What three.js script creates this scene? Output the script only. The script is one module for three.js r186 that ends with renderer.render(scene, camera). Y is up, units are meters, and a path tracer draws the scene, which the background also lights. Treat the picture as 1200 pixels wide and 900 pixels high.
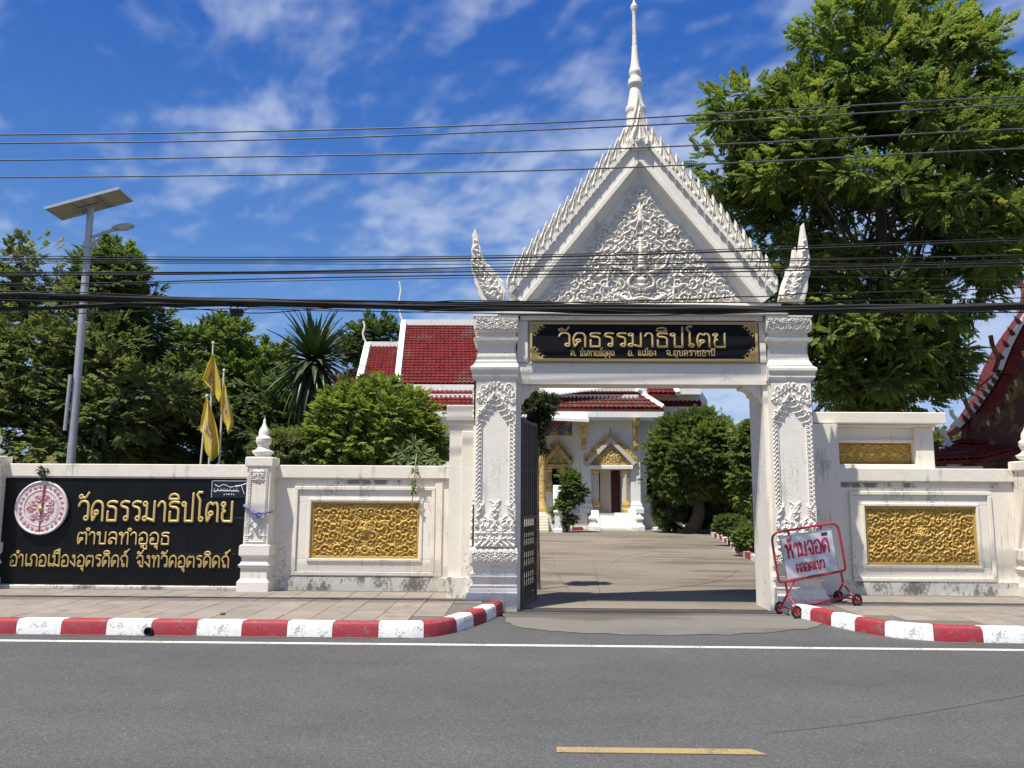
import * as THREE from 'three';
import { mergeGeometries, toCreasedNormals } from 'three/addons/utils/BufferGeometryUtils.js';
import { RoundedBoxGeometry } from 'three/addons/geometries/RoundedBoxGeometry.js';

// ------------------------------------------------------------------ camera, sky, sun, exposure
const scene = new THREE.Scene();
const EYE = 1.65, FOC = 930;                       // eye height in metres, focal length in photo pixels
const camera = new THREE.PerspectiveCamera(2 * Math.atan(450 / FOC) * 180 / Math.PI, 4 / 3, 0.1, 2500);
camera.rotation.order = 'YXZ';
const rad = (d) => d * Math.PI / 180;
camera.position.set(0, EYE, 0);
camera.rotation.set(rad(7.96), rad(1.0), rad(0.35));
camera.updateMatrixWorld();
const EXPOSURE = 1.45;
const renderer = new THREE.WebGLRenderer({ antialias: true });
renderer.toneMapping = THREE.LinearToneMapping;
renderer.toneMappingExposure = EXPOSURE;
renderer.shadowMap.enabled = true;

const sunDir = new THREE.Vector3(-0.95, 3.15, 1.0).normalize();     // towards the sun: high, a little to the left, on the road side
const sun = new THREE.DirectionalLight(new THREE.Color(1.0, 0.95, 0.86), 5.0);
sun.position.copy(sunDir).multiplyScalar(60).add(new THREE.Vector3(0, 0, -18));
sun.target.position.set(0, 0, -18);
sun.castShadow = true;
sun.shadow.radius = 1;
sun.shadow.mapSize.set(4096, 4096);
Object.assign(sun.shadow.camera, { left: -32, right: 32, top: 32, bottom: -32, near: 1, far: 140 });
scene.add(sun, sun.target);

// ------------------------------------------------------------------ small tools
function rng(seed) { let a = seed >>> 0; return () => { a = (a + 0x6D2B79F5) >>> 0; let t = a; t = Math.imul(t ^ (t >>> 15), t | 1); t ^= t + Math.imul(t ^ (t >>> 7), t | 61); return ((t ^ (t >>> 14)) >>> 0) / 4294967296; }; }
const lerp = (a, b, t) => a + (b - a) * t, clamp = (v, a = 0, b = 1) => Math.min(b, Math.max(a, v));
const sstep = (a, b, v) => { const t = clamp((v - a) / (b - a)); return t * t * (3 - 2 * t); };
const V = (x, y, z) => new THREE.Vector3(x, y, z);
function hsh(x, y, s) { let h = Math.imul(x | 0, 374761393) ^ Math.imul(y | 0, 668265263) ^ Math.imul(s | 0, 1274126177); h = Math.imul(h ^ (h >>> 13), 1274126177); return ((h ^ (h >>> 16)) >>> 0) / 4294967296; }
function vn(x, y, px, py, s) {                     // value noise that repeats after px, py cells
  const xi = Math.floor(x), yi = Math.floor(y), fx = x - xi, fy = y - yi, u = fx * fx * (3 - 2 * fx), v = fy * fy * (3 - 2 * fy);
  const m = (a, n) => ((a % n) + n) % n, x0 = m(xi, px), x1 = m(xi + 1, px), y0 = m(yi, py), y1 = m(yi + 1, py);
  return lerp(lerp(hsh(x0, y0, s), hsh(x1, y0, s), u), lerp(hsh(x0, y1, s), hsh(x1, y1, s), u), v);
}
function fbm(u, v, cx, cy, oct, s) { let a = 0.5, r = 0, t = 0; for (let i = 0; i < oct; i++) { r += a * vn(u * cx, v * cy, cx, cy, s + i); t += a; a *= 0.55; cx *= 2; cy *= 2; } return r / t; }
// pixel of the photograph -> point on a vertical plane at depth z, or on the ground at height h
function ray(px, py) { return V((px - 600) / FOC, (450 - py) / FOC, -1).applyQuaternion(camera.quaternion); }
function P(px, py, z) { const d = ray(px, py), t = z / d.z; return V(d.x * t, EYE + d.y * t, z); }
function G(px, py, h = 0) { const d = ray(px, py), t = (h - EYE) / d.y; return V(d.x * t, h, d.z * t); }

// ------------------------------------------------------------------ sky: deep blue with thin streaky cloud
(function makeSky() {
  const W = 2048, H = 1024, data = new Float32Array(W * H * 4);
  const cn = (x, y, s) => { let a = 0.5, r = 0, t = 0; for (let i = 0; i < 6; i++) { r += a * vn(x, y, 4096, 4096, s + i); t += a; a *= 0.56; x = x * 2.03 + 7.1; y = y * 2.03 + 3.7; } return r / t; };
  for (let j = 0; j < H; j++) {
    const el = ((j + 0.5) / H - 0.5) * Math.PI, se = Math.sin(el), ce = Math.cos(el);
    for (let i = 0; i < W; i++) {
      const az = ((i + 0.5) / W - 0.5) * 2 * Math.PI, x = ce * Math.cos(az), z = ce * Math.sin(az);
      let r, g, b;
      if (el < 0) { r = 0.13; g = 0.13; b = 0.12; } else {
        const k = Math.pow(1 - se, 2.6);
        r = lerp(0.019, 0.36, Math.pow(k, 1.5)); g = lerp(0.097, 0.59, Math.pow(k, 1.22)); b = lerp(0.43, 0.90, Math.pow(k, 0.95));
        const sd = x * sunDir.x + se * sunDir.y + z * sunDir.z, gl = Math.pow(Math.max(sd, 0), 24) * 0.5;
        r += gl; g += gl; b += gl * 0.9;
        // a cloud sheet far overhead, seen in perspective
        const q = 1 / (se + 0.10), cx = (x * 0.940 + z * 0.342) * q, cz = (z * 0.940 - x * 0.342) * q;
        const wx = cn(cx * 0.9 + 40, cz * 0.9 + 40, 11) - 0.5, wz = cn(cx * 0.9 + 80, cz * 0.9 + 20, 12) - 0.5;
        const u = cx * 0.86 + cz * 0.50 + wx * 0.55, w = -cx * 0.50 + cz * 0.86 + wz * 0.55;
        const big = cn(cx * 0.42 + 31.2, cz * 0.42 + 70.6, 31), st = cn(u * 1.3 + 100, w * 3.4 + 100, 51), rip = cn(u * 8 + 30, w * 17.0 + 50, 71), brk = cn(cx * 13 + 9, cz * 17.0 + 5, 91);
        let c = sstep(0.388, 0.71, st * 0.42 + rip * 0.30 + brk * 0.22 + big * 0.56 - 0.24);
        c = Math.pow(c, 1.1) * 0.66 * sstep(0.0, 0.10, se);
        r = lerp(r, 0.66, c); g = lerp(g, 0.74, c); b = lerp(b, 0.90, c);
      }
      const o = (j * W + i) * 4, e = 1 / EXPOSURE;
      data[o] = r * e; data[o + 1] = g * e; data[o + 2] = b * e; data[o + 3] = 1;
    }
  }
  const t = new THREE.DataTexture(data, W, H, THREE.RGBAFormat, THREE.FloatType);
  t.mapping = THREE.EquirectangularReflectionMapping; t.magFilter = t.minFilter = THREE.LinearFilter; t.needsUpdate = true;
  scene.background = t; scene.environment = t;
})();

// ------------------------------------------------------------------ textures and materials
function tex(n, fn, size = 1, srgb = true, m = n) {   // fn(u, v) -> [r, g, b] linear reflectance; size = metres per repeat
  const d = new Uint8Array(n * m * 4), e = (c) => { c = clamp(c); return 255 * (srgb ? (c <= 0.0031308 ? c * 12.92 : 1.055 * Math.pow(c, 1 / 2.4) - 0.055) : c); };
  for (let j = 0; j < m; j++) for (let i = 0; i < n; i++) { const c = fn(i / n, j / m), o = (j * n + i) * 4; d[o] = e(c[0]); d[o + 1] = e(c[1]); d[o + 2] = e(c[2]); d[o + 3] = 255; }
  const t = new THREE.DataTexture(d, n, m); t.wrapS = t.wrapT = THREE.RepeatWrapping; t.magFilter = THREE.LinearFilter; t.minFilter = THREE.LinearMipmapLinearFilter; t.generateMipmaps = true; t.anisotropy = 8;
  t.repeat.set(1 / size, 1 / (size * m / n)); if (srgb) t.colorSpace = THREE.SRGBColorSpace; t.needsUpdate = true; return t;
}
const grey = (v) => [v, v, v], mix3 = (a, b, t) => [lerp(a[0], b[0], t), lerp(a[1], b[1], t), lerp(a[2], b[2], t)], mul3 = (a, k) => [a[0] * k, a[1] * k, a[2] * k];
const std = (o) => new THREE.MeshStandardMaterial(o), phy = (o) => new THREE.MeshPhysicalMaterial(o), lin = (r, g, b) => new THREE.Color().setRGB(r, g, b);
const MAT = {};
{
  const plasterBump = tex(512, (u, v) => grey(0.6 * fbm(u, v, 8, 8, 5, 3) + 0.4 * fbm(u, v, 64, 64, 2, 9)), 1.0, false);
  const stucco = (base, dirt, amt, seed, n0 = 1024) => tex(n0, (u, v) => {
    const n = fbm(u, v, 4, 4, 5, seed), f = fbm(u, v, 96, 96, 2, seed + 20), runs = fbm(u, v, 42, 3, 4, seed + 40), bl = fbm(u, v, 7, 7, 5, seed + 60), sp = fbm(u, v, 160, 160, 2, seed + 80);
    let c = mul3(base, 0.93 + 0.07 * n + 0.06 * (f - 0.5));
    c = mix3(c, [0.55, 0.49, 0.37], 0.22 * sstep(0.52, 0.75, n));
    c = mix3(c, dirt, amt * sstep(0.60, 0.80, runs) * sstep(0.42, 0.62, bl));
    c = mix3(c, dirt, amt * 0.9 * sstep(0.70, 0.80, bl * 0.75 + sp * 0.32));
    return c;
  }, 3.0);
  MAT.white = std({ map: stucco([0.80, 0.74, 0.63], [0.22, 0.20, 0.16], 0.5, 101), bumpMap: plasterBump, bumpScale: 0.004, roughness: 0.82 });
  MAT.gate = std({ map: stucco([0.82, 0.765, 0.665], [0.26, 0.235, 0.20], 0.4, 301), bumpMap: plasterBump, bumpScale: 0.003, roughness: 0.78 });
  MAT.relief = std({ map: stucco([0.79, 0.735, 0.64], [0.22, 0.20, 0.17], 0.5, 401, 512), roughness: 0.8 });
  // mould along the foot of the walls and under the copings: dark growth with a ragged grain
  MAT.mould = std({ map: tex(1024, (u, v) => {
    const a = fbm(u, v, 9, 5, 6, 701), b = fbm(u, v, 90, 60, 3, 702), c = fbm(u, v, 3, 3, 3, 703);
    const m = sstep(0.44, 0.58, a * 0.65 + b * 0.25 + c * 0.16 - 0.02);
    return mix3(mul3([0.70, 0.66, 0.57], 0.9 + 0.2 * b), [0.09, 0.083, 0.07], m * 0.8);
  }, 2.6), bumpMap: plasterBump, bumpScale: 0.004, roughness: 0.9 });
  MAT.asphalt = std({ map: tex(1024, (u, v) => {
    const g = hsh(Math.floor(u * 1024), Math.floor(v * 1024), 5), a = fbm(u, v, 180, 180, 2, 8), b = fbm(u, v, 6, 6, 4, 15), s = fbm(u, v, 320, 320, 1, 77);
    let k = 0.070 + 0.05 * (a - 0.5) + 0.016 * (b - 0.5) + 0.014 * (g - 0.5);
    if (s > 0.80) k += 0.12 * (s - 0.80) / 0.2;
    return [k * 1.0, k * 0.985, k * 0.965];
  }, 2.2), bumpMap: tex(512, (u, v) => grey(fbm(u, v, 128, 128, 2, 31)), 1.6, false), bumpScale: 0.006, roughness: 0.88, vertexColors: true });
  const conc = (base, seed, stain) => tex(1024, (u, v) => {
    const a = fbm(u, v, 5, 5, 6, seed), b = fbm(u, v, 120, 120, 2, seed + 9), s = fbm(u, v, 3, 9, 5, seed + 17);
    return mix3(mul3(base, 0.86 + 0.24 * a + 0.14 * (b - 0.5)), [base[0] * 0.55, base[1] * 0.52, base[2] * 0.48], stain * sstep(0.52, 0.72, s));
  }, 6.0);
  MAT.court = std({ map: conc([0.19, 0.160, 0.118], 811, 0.9), bumpMap: plasterBump, bumpScale: 0.006, roughness: 0.9, vertexColors: true });
  MAT.apron = std({ map: conc([0.152, 0.142, 0.121], 861, 0.8), bumpMap: plasterBump, bumpScale: 0.006, roughness: 0.92 });
  MAT.slab = std({ color: lin(0.13, 0.115, 0.095), roughness: 0.95 });
  MAT.paver = [[0.235, 0.20, 0.165], [0.255, 0.215, 0.175], [0.215, 0.19, 0.16], [0.25, 0.195, 0.16], [0.225, 0.205, 0.175]].map((c, i) => std({ map: tex(256, (u, v) => mix3(mul3(c, 0.82 + 0.3 * fbm(u, v, 6, 6, 5, 900 + i * 7) + 0.2 * (fbm(u, v, 90, 90, 2, 930 + i) - 0.5)), [0.12, 0.10, 0.08], 0.5 * sstep(0.62, 0.8, fbm(u, v, 4, 4, 5, 960 + i))), 1.3), roughness: 0.9 }));
  const chipped = (base, under, seed) => tex(512, (u, v) => { const a = fbm(u, v, 8, 8, 5, seed), b = fbm(u, v, 60, 60, 2, seed + 3); return mix3(mul3(base, 0.88 + 0.2 * a + 0.12 * (b - 0.5)), under, 0.85 * sstep(0.585, 0.68, a * 0.68 + b * 0.32) + 0.16 * sstep(0.5, 0.7, fbm(u, v, 4, 12, 4, seed + 5))); }, 0.9);
  MAT.kerbRed = std({ map: chipped([0.31, 0.022, 0.035], [0.16, 0.11, 0.10], 1001), bumpMap: plasterBump, bumpScale: 0.004, roughness: 0.7 });
  MAT.kerbWhite = std({ map: chipped([0.76, 0.76, 0.75], [0.33, 0.31, 0.28], 1051), bumpMap: plasterBump, bumpScale: 0.004, roughness: 0.7 });
  MAT.lineWhite = std({ map: tex(512, (u, v) => { const b = fbm(u, v, 120, 120, 2, 1101), a = fbm(u, v, 5, 5, 4, 1105); return mix3([0.62, 0.60, 0.54], [0.10, 0.10, 0.095], 0.75 * sstep(0.56, 0.72, b * 0.6 + a * 0.4)); }, 1.2), roughness: 0.8 });
  MAT.lineYellow = std({ map: tex(512, (u, v) => { const b = fbm(u, v, 120, 120, 2, 1111), a = fbm(u, v, 5, 5, 4, 1115); return mix3([0.33, 0.235, 0.105], [0.11, 0.10, 0.085], 0.9 * sstep(0.53, 0.70, b * 0.6 + a * 0.4)); }, 1.2), roughness: 0.8 });
  MAT.grit = std({ map: tex(256, (u, v) => mul3([0.135, 0.112, 0.083], 0.6 + 0.8 * fbm(u, v, 60, 60, 3, 1221)), 0.8), roughness: 1 });
  MAT.earth = std({ map: tex(512, (u, v) => { const a = fbm(u, v, 6, 6, 5, 1201), b = fbm(u, v, 80, 80, 2, 1209); return mix3([0.09, 0.075, 0.05], [0.05, 0.075, 0.025], sstep(0.4, 0.6, a * 0.7 + b * 0.3)); }, 5), roughness: 1 });
  MAT.goldPaint = std({ map: tex(512, (u, v) => { const a = fbm(u, v, 10, 10, 5, 1301), b = fbm(u, v, 50, 50, 2, 1303); return mix3(mul3([0.50, 0.315, 0.07], 0.85 + 0.3 * a), [0.22, 0.13, 0.035], 0.6 * sstep(0.58, 0.75, a * 0.6 + b * 0.4)); }, 1.1), roughness: 0.58, metalness: 0.05 });
  MAT.goldGround = std({ color: lin(0.42, 0.26, 0.055), roughness: 0.7, metalness: 0.0 });
  MAT.letterGold = std({ color: lin(0.60, 0.43, 0.155), roughness: 0.45, metalness: 0.1 });
  MAT.boardGold = std({ color: lin(0.50, 0.36, 0.14), roughness: 0.5, metalness: 0.1 });
  MAT.templeGold = std({ map: tex(256, (u, v) => mix3([0.58, 0.40, 0.13], [0.32, 0.22, 0.09], sstep(0.5, 0.7, fbm(u, v, 12, 12, 4, 1401))), 0.8), roughness: 0.55, metalness: 0.1 });
  MAT.granite = phy({ map: tex(512, (u, v) => { const g = hsh(Math.floor(u * 512), Math.floor(v * 512), 9), b = fbm(u, v, 5, 5, 4, 1501); const k = 0.0045 + 0.004 * b + (g > 0.985 ? 0.012 : 0); return [k, k * 1.03, k * 1.05]; }, 0.7), roughness: 0.3, specularIntensity: 0.5 });
  MAT.boardBlack = phy({ color: lin(0.006, 0.0065, 0.009), roughness: 0.6, specularIntensity: 0.3 });
  MAT.blackRubber = std({ color: lin(0.012, 0.012, 0.013), roughness: 0.6 });
  MAT.cable = std({ color: lin(0.008, 0.008, 0.009), roughness: 0.8 });
  MAT.wireGrey = std({ color: lin(0.07, 0.075, 0.085), roughness: 0.5 });
  MAT.galv = std({ map: tex(512, (u, v) => grey(0.46 + 0.14 * (fbm(u, v, 18, 18, 4, 1601) - 0.5) + 0.05 * (fbm(u, v, 40, 4, 3, 1602) - 0.5)), 1.2), roughness: 0.5, metalness: 0.55 });
  MAT.alu = std({ color: lin(0.70, 0.71, 0.72), roughness: 0.35, metalness: 0.6 });
  MAT.panelBack = std({ map: tex(256, (u, v) => mul3([0.40, 0.37, 0.32], 0.9 + 0.2 * fbm(u, v, 6, 6, 4, 1650)), 1), roughness: 0.6 });
  MAT.lampLens = phy({ color: lin(0.5, 0.5, 0.48), roughness: 0.2, clearcoat: 0.6 });
  MAT.redPaint = std({ map: tex(256, (u, v) => mix3([0.42, 0.025, 0.04], [0.17, 0.07, 0.05], 0.7 * sstep(0.62, 0.76, fbm(u, v, 14, 14, 4, 1701))), 0.5), roughness: 0.42 });
  MAT.signBoard = std({ map: tex(512, (u, v) => { const a = fbm(u, v, 5, 5, 5, 1751); return mix3([0.68, 0.69, 0.73], [0.50, 0.50, 0.53], sstep(0.5, 0.75, a)); }, 1.0), roughness: 0.4 });
  MAT.signRed = std({ color: lin(0.47, 0.015, 0.05), roughness: 0.5 });
  MAT.signDark = std({ color: lin(0.05, 0.05, 0.07), roughness: 0.5 });
  MAT.iron = std({ map: tex(256, (u, v) => mix3([0.085, 0.078, 0.07], [0.16, 0.095, 0.06], sstep(0.5, 0.72, fbm(u, v, 10, 10, 5, 1801))), 0.8), roughness: 0.6, metalness: 0.3 });
  MAT.gateSheet = std({ map: tex(256, (u, v) => mix3([0.11, 0.10, 0.088], [0.17, 0.12, 0.08], sstep(0.45, 0.7, fbm(u, v, 6, 12, 5, 1811))), 1.2), roughness: 0.7 });
  const tileMap = (a, b, w, h, seed) => tex(512, (u, v) => { const ix = Math.floor(u * w), iy = Math.floor(v * h), k = hsh(ix, iy, seed), m = fbm(u, v, 5, 5, 5, seed + 2); return mix3(mul3(mix3(a, b, k), 0.8 + 0.35 * fbm(u, v, 20, 20, 3, seed + 4)), [0.10, 0.095, 0.075], 0.45 * sstep(0.56, 0.74, m)); }, 4.0);
  MAT.tile = phy({ specularIntensity: 0.25, map: tileMap([0.12, 0.017, 0.017], [0.18, 0.027, 0.023], 18, 14, 1901), roughness: 0.7 });
  MAT.tileOld = phy({ specularIntensity: 0.25, map: tileMap([0.17, 0.022, 0.018], [0.09, 0.06, 0.045], 18, 14, 1931), roughness: 0.8 });
  MAT.templeWhite = std({ map: stucco([0.80, 0.79, 0.76], [0.33, 0.31, 0.28], 0.3, 2001, 512), roughness: 0.8 });
  MAT.stone = std({ map: stucco([0.62, 0.57, 0.47], [0.24, 0.21, 0.17], 0.5, 2051, 512), roughness: 0.85 });
  MAT.sheetMetal = std({ map: tex(256, (u, v) => grey(0.55 + 0.2 * (fbm(u, v, 5, 10, 4, 2101) - 0.5)), 2.0), roughness: 0.5 });
  MAT.roomWall = std({ color: lin(0.36, 0.30, 0.23), roughness: 0.9 });
  MAT.doorRed = std({ color: lin(0.10, 0.015, 0.012), roughness: 0.5 });
  MAT.doorPale = std({ color: lin(0.56, 0.50, 0.39), roughness: 0.6 });
  MAT.mural = std({ map: tex(256, (u, v) => { const a = fbm(u, v, 7, 7, 3, 2201), b = fbm(u, v, 8, 8, 3, 2205); return a > 0.56 ? [0.17, 0.04, 0.025] : b > 0.55 ? [0.035, 0.06, 0.09] : b < 0.42 ? [0.28, 0.19, 0.06] : [0.08, 0.08, 0.04]; }, 1.6), roughness: 0.7 });
  MAT.darkWood = std({ map: tex(256, (u, v) => mix3([0.10, 0.028, 0.018], [0.20, 0.13, 0.035], sstep(0.5, 0.7, fbm(u, v, 9, 9, 4, 2251))), 2), roughness: 0.7 });
  MAT.pink = std({ color: lin(0.55, 0.30, 0.32), roughness: 0.7 });
  MAT.pinkRed = std({ color: lin(0.38, 0.07, 0.10), roughness: 0.65 });
  MAT.sealWhite = std({ map: tex(256, (u, v) => mix3([0.68, 0.62, 0.60], [0.60, 0.40, 0.41], sstep(0.45, 0.65, fbm(u, v, 9, 9, 4, 2301))), 0.5), roughness: 0.6 });
  MAT.rim = std({ color: lin(0.72, 0.70, 0.67), roughness: 0.6 });
  MAT.bark = std({ map: tex(512, (u, v) => mul3([0.10, 0.078, 0.055], 0.55 + 0.9 * fbm(u, v, 24, 5, 5, 2401)), 1.2), bumpMap: tex(256, (u, v) => grey(fbm(u, v, 24, 5, 4, 2403)), 1.2, false), bumpScale: 0.03, roughness: 0.95 });
  MAT.leaf = phy({ color: 0xffffff, roughness: 0.95, specularIntensity: 0.35, transmission: 0.6, thickness: 0, side: THREE.DoubleSide });
  MAT.frond = [[0.05, 0.085, 0.022], [0.075, 0.12, 0.03], [0.04, 0.07, 0.02], [0.13, 0.12, 0.05]].map((c) => phy({ color: lin(...c), roughness: 0.45, transmission: 0.15, thickness: 0, side: THREE.DoubleSide }));
  MAT.flag = phy({ map: tex(256, (u, v) => {                                 // plain yellow cloth with a small violet crest printed in the middle
    const x = (u - 0.5) * 2.6, y = (v - 0.5) * 2.2, r = Math.hypot(x, y), n = fbm(u, v, 20, 20, 3, 2501);
    return r < 0.42 && n > 0.46 + r * 0.15 ? [0.30, 0.10, 0.22] : r < 0.46 && n > 0.4 ? [0.52, 0.33, 0.2] : mul3([0.66, 0.50, 0.045], 0.92 + 0.12 * n);
  }, 1), roughness: 0.75, transmission: 0.3, thickness: 0, side: THREE.DoubleSide });
  MAT.flag.map.wrapS = MAT.flag.map.wrapT = THREE.ClampToEdgeWrapping;
  MAT.poleWhite = std({ color: lin(0.62, 0.60, 0.55), roughness: 0.5 });
  MAT.plaque = std({ color: lin(0.012, 0.014, 0.02), roughness: 0.35 });
  MAT.plaqueText = std({ color: lin(0.6, 0.62, 0.66), roughness: 0.6 });
  MAT.purple = std({ color: lin(0.22, 0.20, 0.42), roughness: 0.8 });
}

// ------------------------------------------------------------------ geometry tools
function uvBox(g) {                                 // uv in metres, projected along the strongest axis of each face
  if (g.index) g = g.toNonIndexed();
  const p = g.attributes.position, n = p.count, uv = new Float32Array(n * 2), a = V(), b = V(), c = V();
  for (let i = 0; i < n; i += 3) {
    a.fromBufferAttribute(p, i); b.fromBufferAttribute(p, i + 1); c.fromBufferAttribute(p, i + 2);
    const nx = Math.abs((b.y - a.y) * (c.z - a.z) - (b.z - a.z) * (c.y - a.y)), ny = Math.abs((b.z - a.z) * (c.x - a.x) - (b.x - a.x) * (c.z - a.z)), nz = Math.abs((b.x - a.x) * (c.y - a.y) - (b.y - a.y) * (c.x - a.x));
    for (let k = 0; k < 3; k++) {
      const q = [a, b, c][k], o = (i + k) * 2;
      if (nx > ny && nx > nz) { uv[o] = q.z; uv[o + 1] = q.y; } else if (ny > nz) { uv[o] = q.x; uv[o + 1] = q.z; } else { uv[o] = q.x; uv[o + 1] = q.y; }
    }
  }
  g.setAttribute('uv', new THREE.BufferAttribute(uv, 2));
  return g;
}
const flatN = (g) => { if (g.index) g = g.toNonIndexed(); g.computeVertexNormals(); return g; };
function bx(x0, x1, y0, y1, z0, z1, r = 0) {        // box by its limits, edges rounded by r
  const w = Math.abs(x1 - x0), h = Math.abs(y1 - y0), d = Math.abs(z1 - z0);
  const g = r ? new RoundedBoxGeometry(w, h, d, 1, Math.min(r, w / 2.2, h / 2.2, d / 2.2)) : new THREE.BoxGeometry(w, h, d);
  g.translate((x0 + x1) / 2, (y0 + y1) / 2, (z0 + z1) / 2); return g;
}
function merge(list) {
  list = list.flat(9).map((g) => { g = g.index ? g.toNonIndexed() : g; for (const k of Object.keys(g.attributes)) if (!['position', 'normal', 'uv'].includes(k)) g.deleteAttribute(k); if (!g.attributes.uv) uvBox(g); return g; });
  return list.length > 1 ? mergeGeometries(list) : list[0];
}
const taken = {};
function numbered(n) { const k = taken[n] = (taken[n] ?? -1) + 1; return k ? n + '_' + String(k).padStart(3, '0') : n; }
function mesh(name, geos, mat, parent, own = false) {   // one named mesh under parent; uv in metres unless own
  let g = Array.isArray(geos) ? merge(geos) : geos; if (!own) g = uvBox(g);
  const m = new THREE.Mesh(g, mat); m.name = parent === scene ? numbered(name) : name; m.castShadow = m.receiveShadow = true; parent.add(m); return m;
}
function tag(o, label, category, group, kind) { if (label) o.userData.label = label; if (category) o.userData.category = category; if (group) o.userData.group = group; if (kind) o.userData.kind = kind; return o; }
function thing(name, label, category, pos = [0, 0, 0], turn = 0, group) { const o = new THREE.Group(); o.name = numbered(name); o.position.set(...pos); o.rotation.y = turn; scene.add(o); return tag(o, label, category, group); }
function part(name, parent) { const o = new THREE.Group(); o.name = name; parent.add(o); return o; }
const struct = (o) => { o.userData.kind = 'structure'; return o; };
function tube(pts, r, seg = 24, rs = 6) { return new THREE.TubeGeometry(new THREE.CatmullRomCurve3(pts, false, 'centripetal'), seg, r, rs); }
function rod(a, b, r0, r1 = r0, rs = 8) { const g = new THREE.CylinderGeometry(r1, r0, a.distanceTo(b), rs); g.applyQuaternion(new THREE.Quaternion().setFromUnitVectors(V(0, 1, 0), b.clone().sub(a).normalize())); g.translate((a.x + b.x) / 2, (a.y + b.y) / 2, (a.z + b.z) / 2); return g; }
function ringLathe(profile, hx, hz, cx = 0, cz = 0, flush = 0) {   // a rectangular column whose faces follow profile [[offset, y], ...]
  const pos = [], c = profile.map(([o, y]) => { const l = flush < 0 ? Math.min(o, 0.012) : o, r = flush > 0 ? Math.min(o, 0.012) : o; return [V(cx - hx - l, y, cz + hz + o), V(cx + hx + r, y, cz + hz + o), V(cx + hx + r, y, cz - hz - o), V(cx - hx - l, y, cz - hz - o)]; });
  const tri = (a, b, d) => pos.push(a.x, a.y, a.z, b.x, b.y, b.z, d.x, d.y, d.z);
  for (let i = 0; i < c.length - 1; i++) for (let k = 0; k < 4; k++) { const l = (k + 1) % 4; tri(c[i][k], c[i][l], c[i + 1][l]); tri(c[i][k], c[i + 1][l], c[i + 1][k]); }
  const t = c[c.length - 1], b = c[0]; tri(t[0], t[1], t[2]); tri(t[0], t[2], t[3]); tri(b[0], b[2], b[1]); tri(b[0], b[3], b[2]);
  const g = new THREE.BufferGeometry(); g.setAttribute('position', new THREE.Float32BufferAttribute(pos, 3)); g.computeVertexNormals(); return g;
}
function lathe(prof, seg = 20) { return new THREE.LatheGeometry(prof.map(([r, y]) => new THREE.Vector2(r, y)), seg); }
function extrude(pts, depth, bevel = 0, smooth = false) {
  const s = new THREE.Shape(); if (smooth) { s.moveTo(...pts[0]); s.splineThru(pts.slice(1).map((p) => new THREE.Vector2(...p))); } else s.setFromPoints(pts.map((p) => new THREE.Vector2(...p)));
  return new THREE.ExtrudeGeometry(s, { depth, bevelEnabled: bevel > 0, bevelSize: bevel, bevelThickness: bevel, bevelSegments: 2, curveSegments: 8 });
}
function quad(a, b, c, d) { const g = new THREE.BufferGeometry(); g.setAttribute('position', new THREE.Float32BufferAttribute([a, b, c, a, c, d].flatMap((p) => [p.x, p.y, p.z]), 3)); g.computeVertexNormals(); return g; }
function slabOf(pts, t, dir = V(0, -1, 0)) {          // a planar polygon given as 3D points, thickened by t along dir
  const pos = [], q = pts.map((p) => p.clone().addScaledVector(dir, t)), n = pts.length, tri = (a, b, c) => pos.push(a.x, a.y, a.z, b.x, b.y, b.z, c.x, c.y, c.z);
  for (let i = 1; i < n - 1; i++) { tri(pts[0], pts[i], pts[i + 1]); tri(q[0], q[i + 1], q[i]); }
  for (let i = 0; i < n; i++) { const j = (i + 1) % n; tri(pts[i], q[i], q[j]); tri(pts[i], q[j], pts[j]); }
  const g = new THREE.BufferGeometry(); g.setAttribute('position', new THREE.Float32BufferAttribute(pos, 3)); g.computeVertexNormals(); return g;
}
function tiled(a, b, c, d, w = 0.23, l = 0.3) {      // pantiles laid over the quad a b (eave) c d (top): rolls across, courses overlapping up the slope
  const nu = Math.max(2, Math.round(a.distanceTo(b) / w)), nv = Math.max(2, Math.round(a.distanceTo(d) / l)), n = b.clone().sub(a).cross(d.clone().sub(a)).normalize(); if (n.y < 0) n.negate();
  const su = [0, 0.25, 0.5, 0.75], sv = [0, 0.06, 0.98], us = [], vs = [], pos = [], ind = [], p = V(), q = V();
  for (let i = 0; i < nu; i++) for (const s of su) us.push([(i + s) / nu, 0.055 * Math.sin(Math.PI * s)]); us.push([1, 0]);
  for (let j = 0; j < nv; j++) for (const s of sv) vs.push([(j + s) / nv, s < 0.03 ? 0.0 : 0.05 * (1 - s), hsh(j, 3, 9)]); vs.push([1, 0, 0]);
  for (const [v, hv, r] of vs) for (let i = 0; i < us.length; i++) { const [u, hu] = us[i]; p.copy(a).lerp(b, u); q.copy(d).lerp(c, u); p.lerp(q, v).addScaledVector(n, hu + hv + 0.012 * hsh(Math.floor(i / 4), Math.floor(v * nv), 5)); pos.push(p.x, p.y, p.z); }
  const m = us.length; for (let j = 0; j < vs.length - 1; j++) for (let i = 0; i < m - 1; i++) { const k = j * m + i; ind.push(k, k + 1, k + m + 1, k, k + m + 1, k + m); }
  const g = new THREE.BufferGeometry(); g.setAttribute('position', new THREE.Float32BufferAttribute(pos, 3)); g.setIndex(ind); return flatN(g);
}
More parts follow.
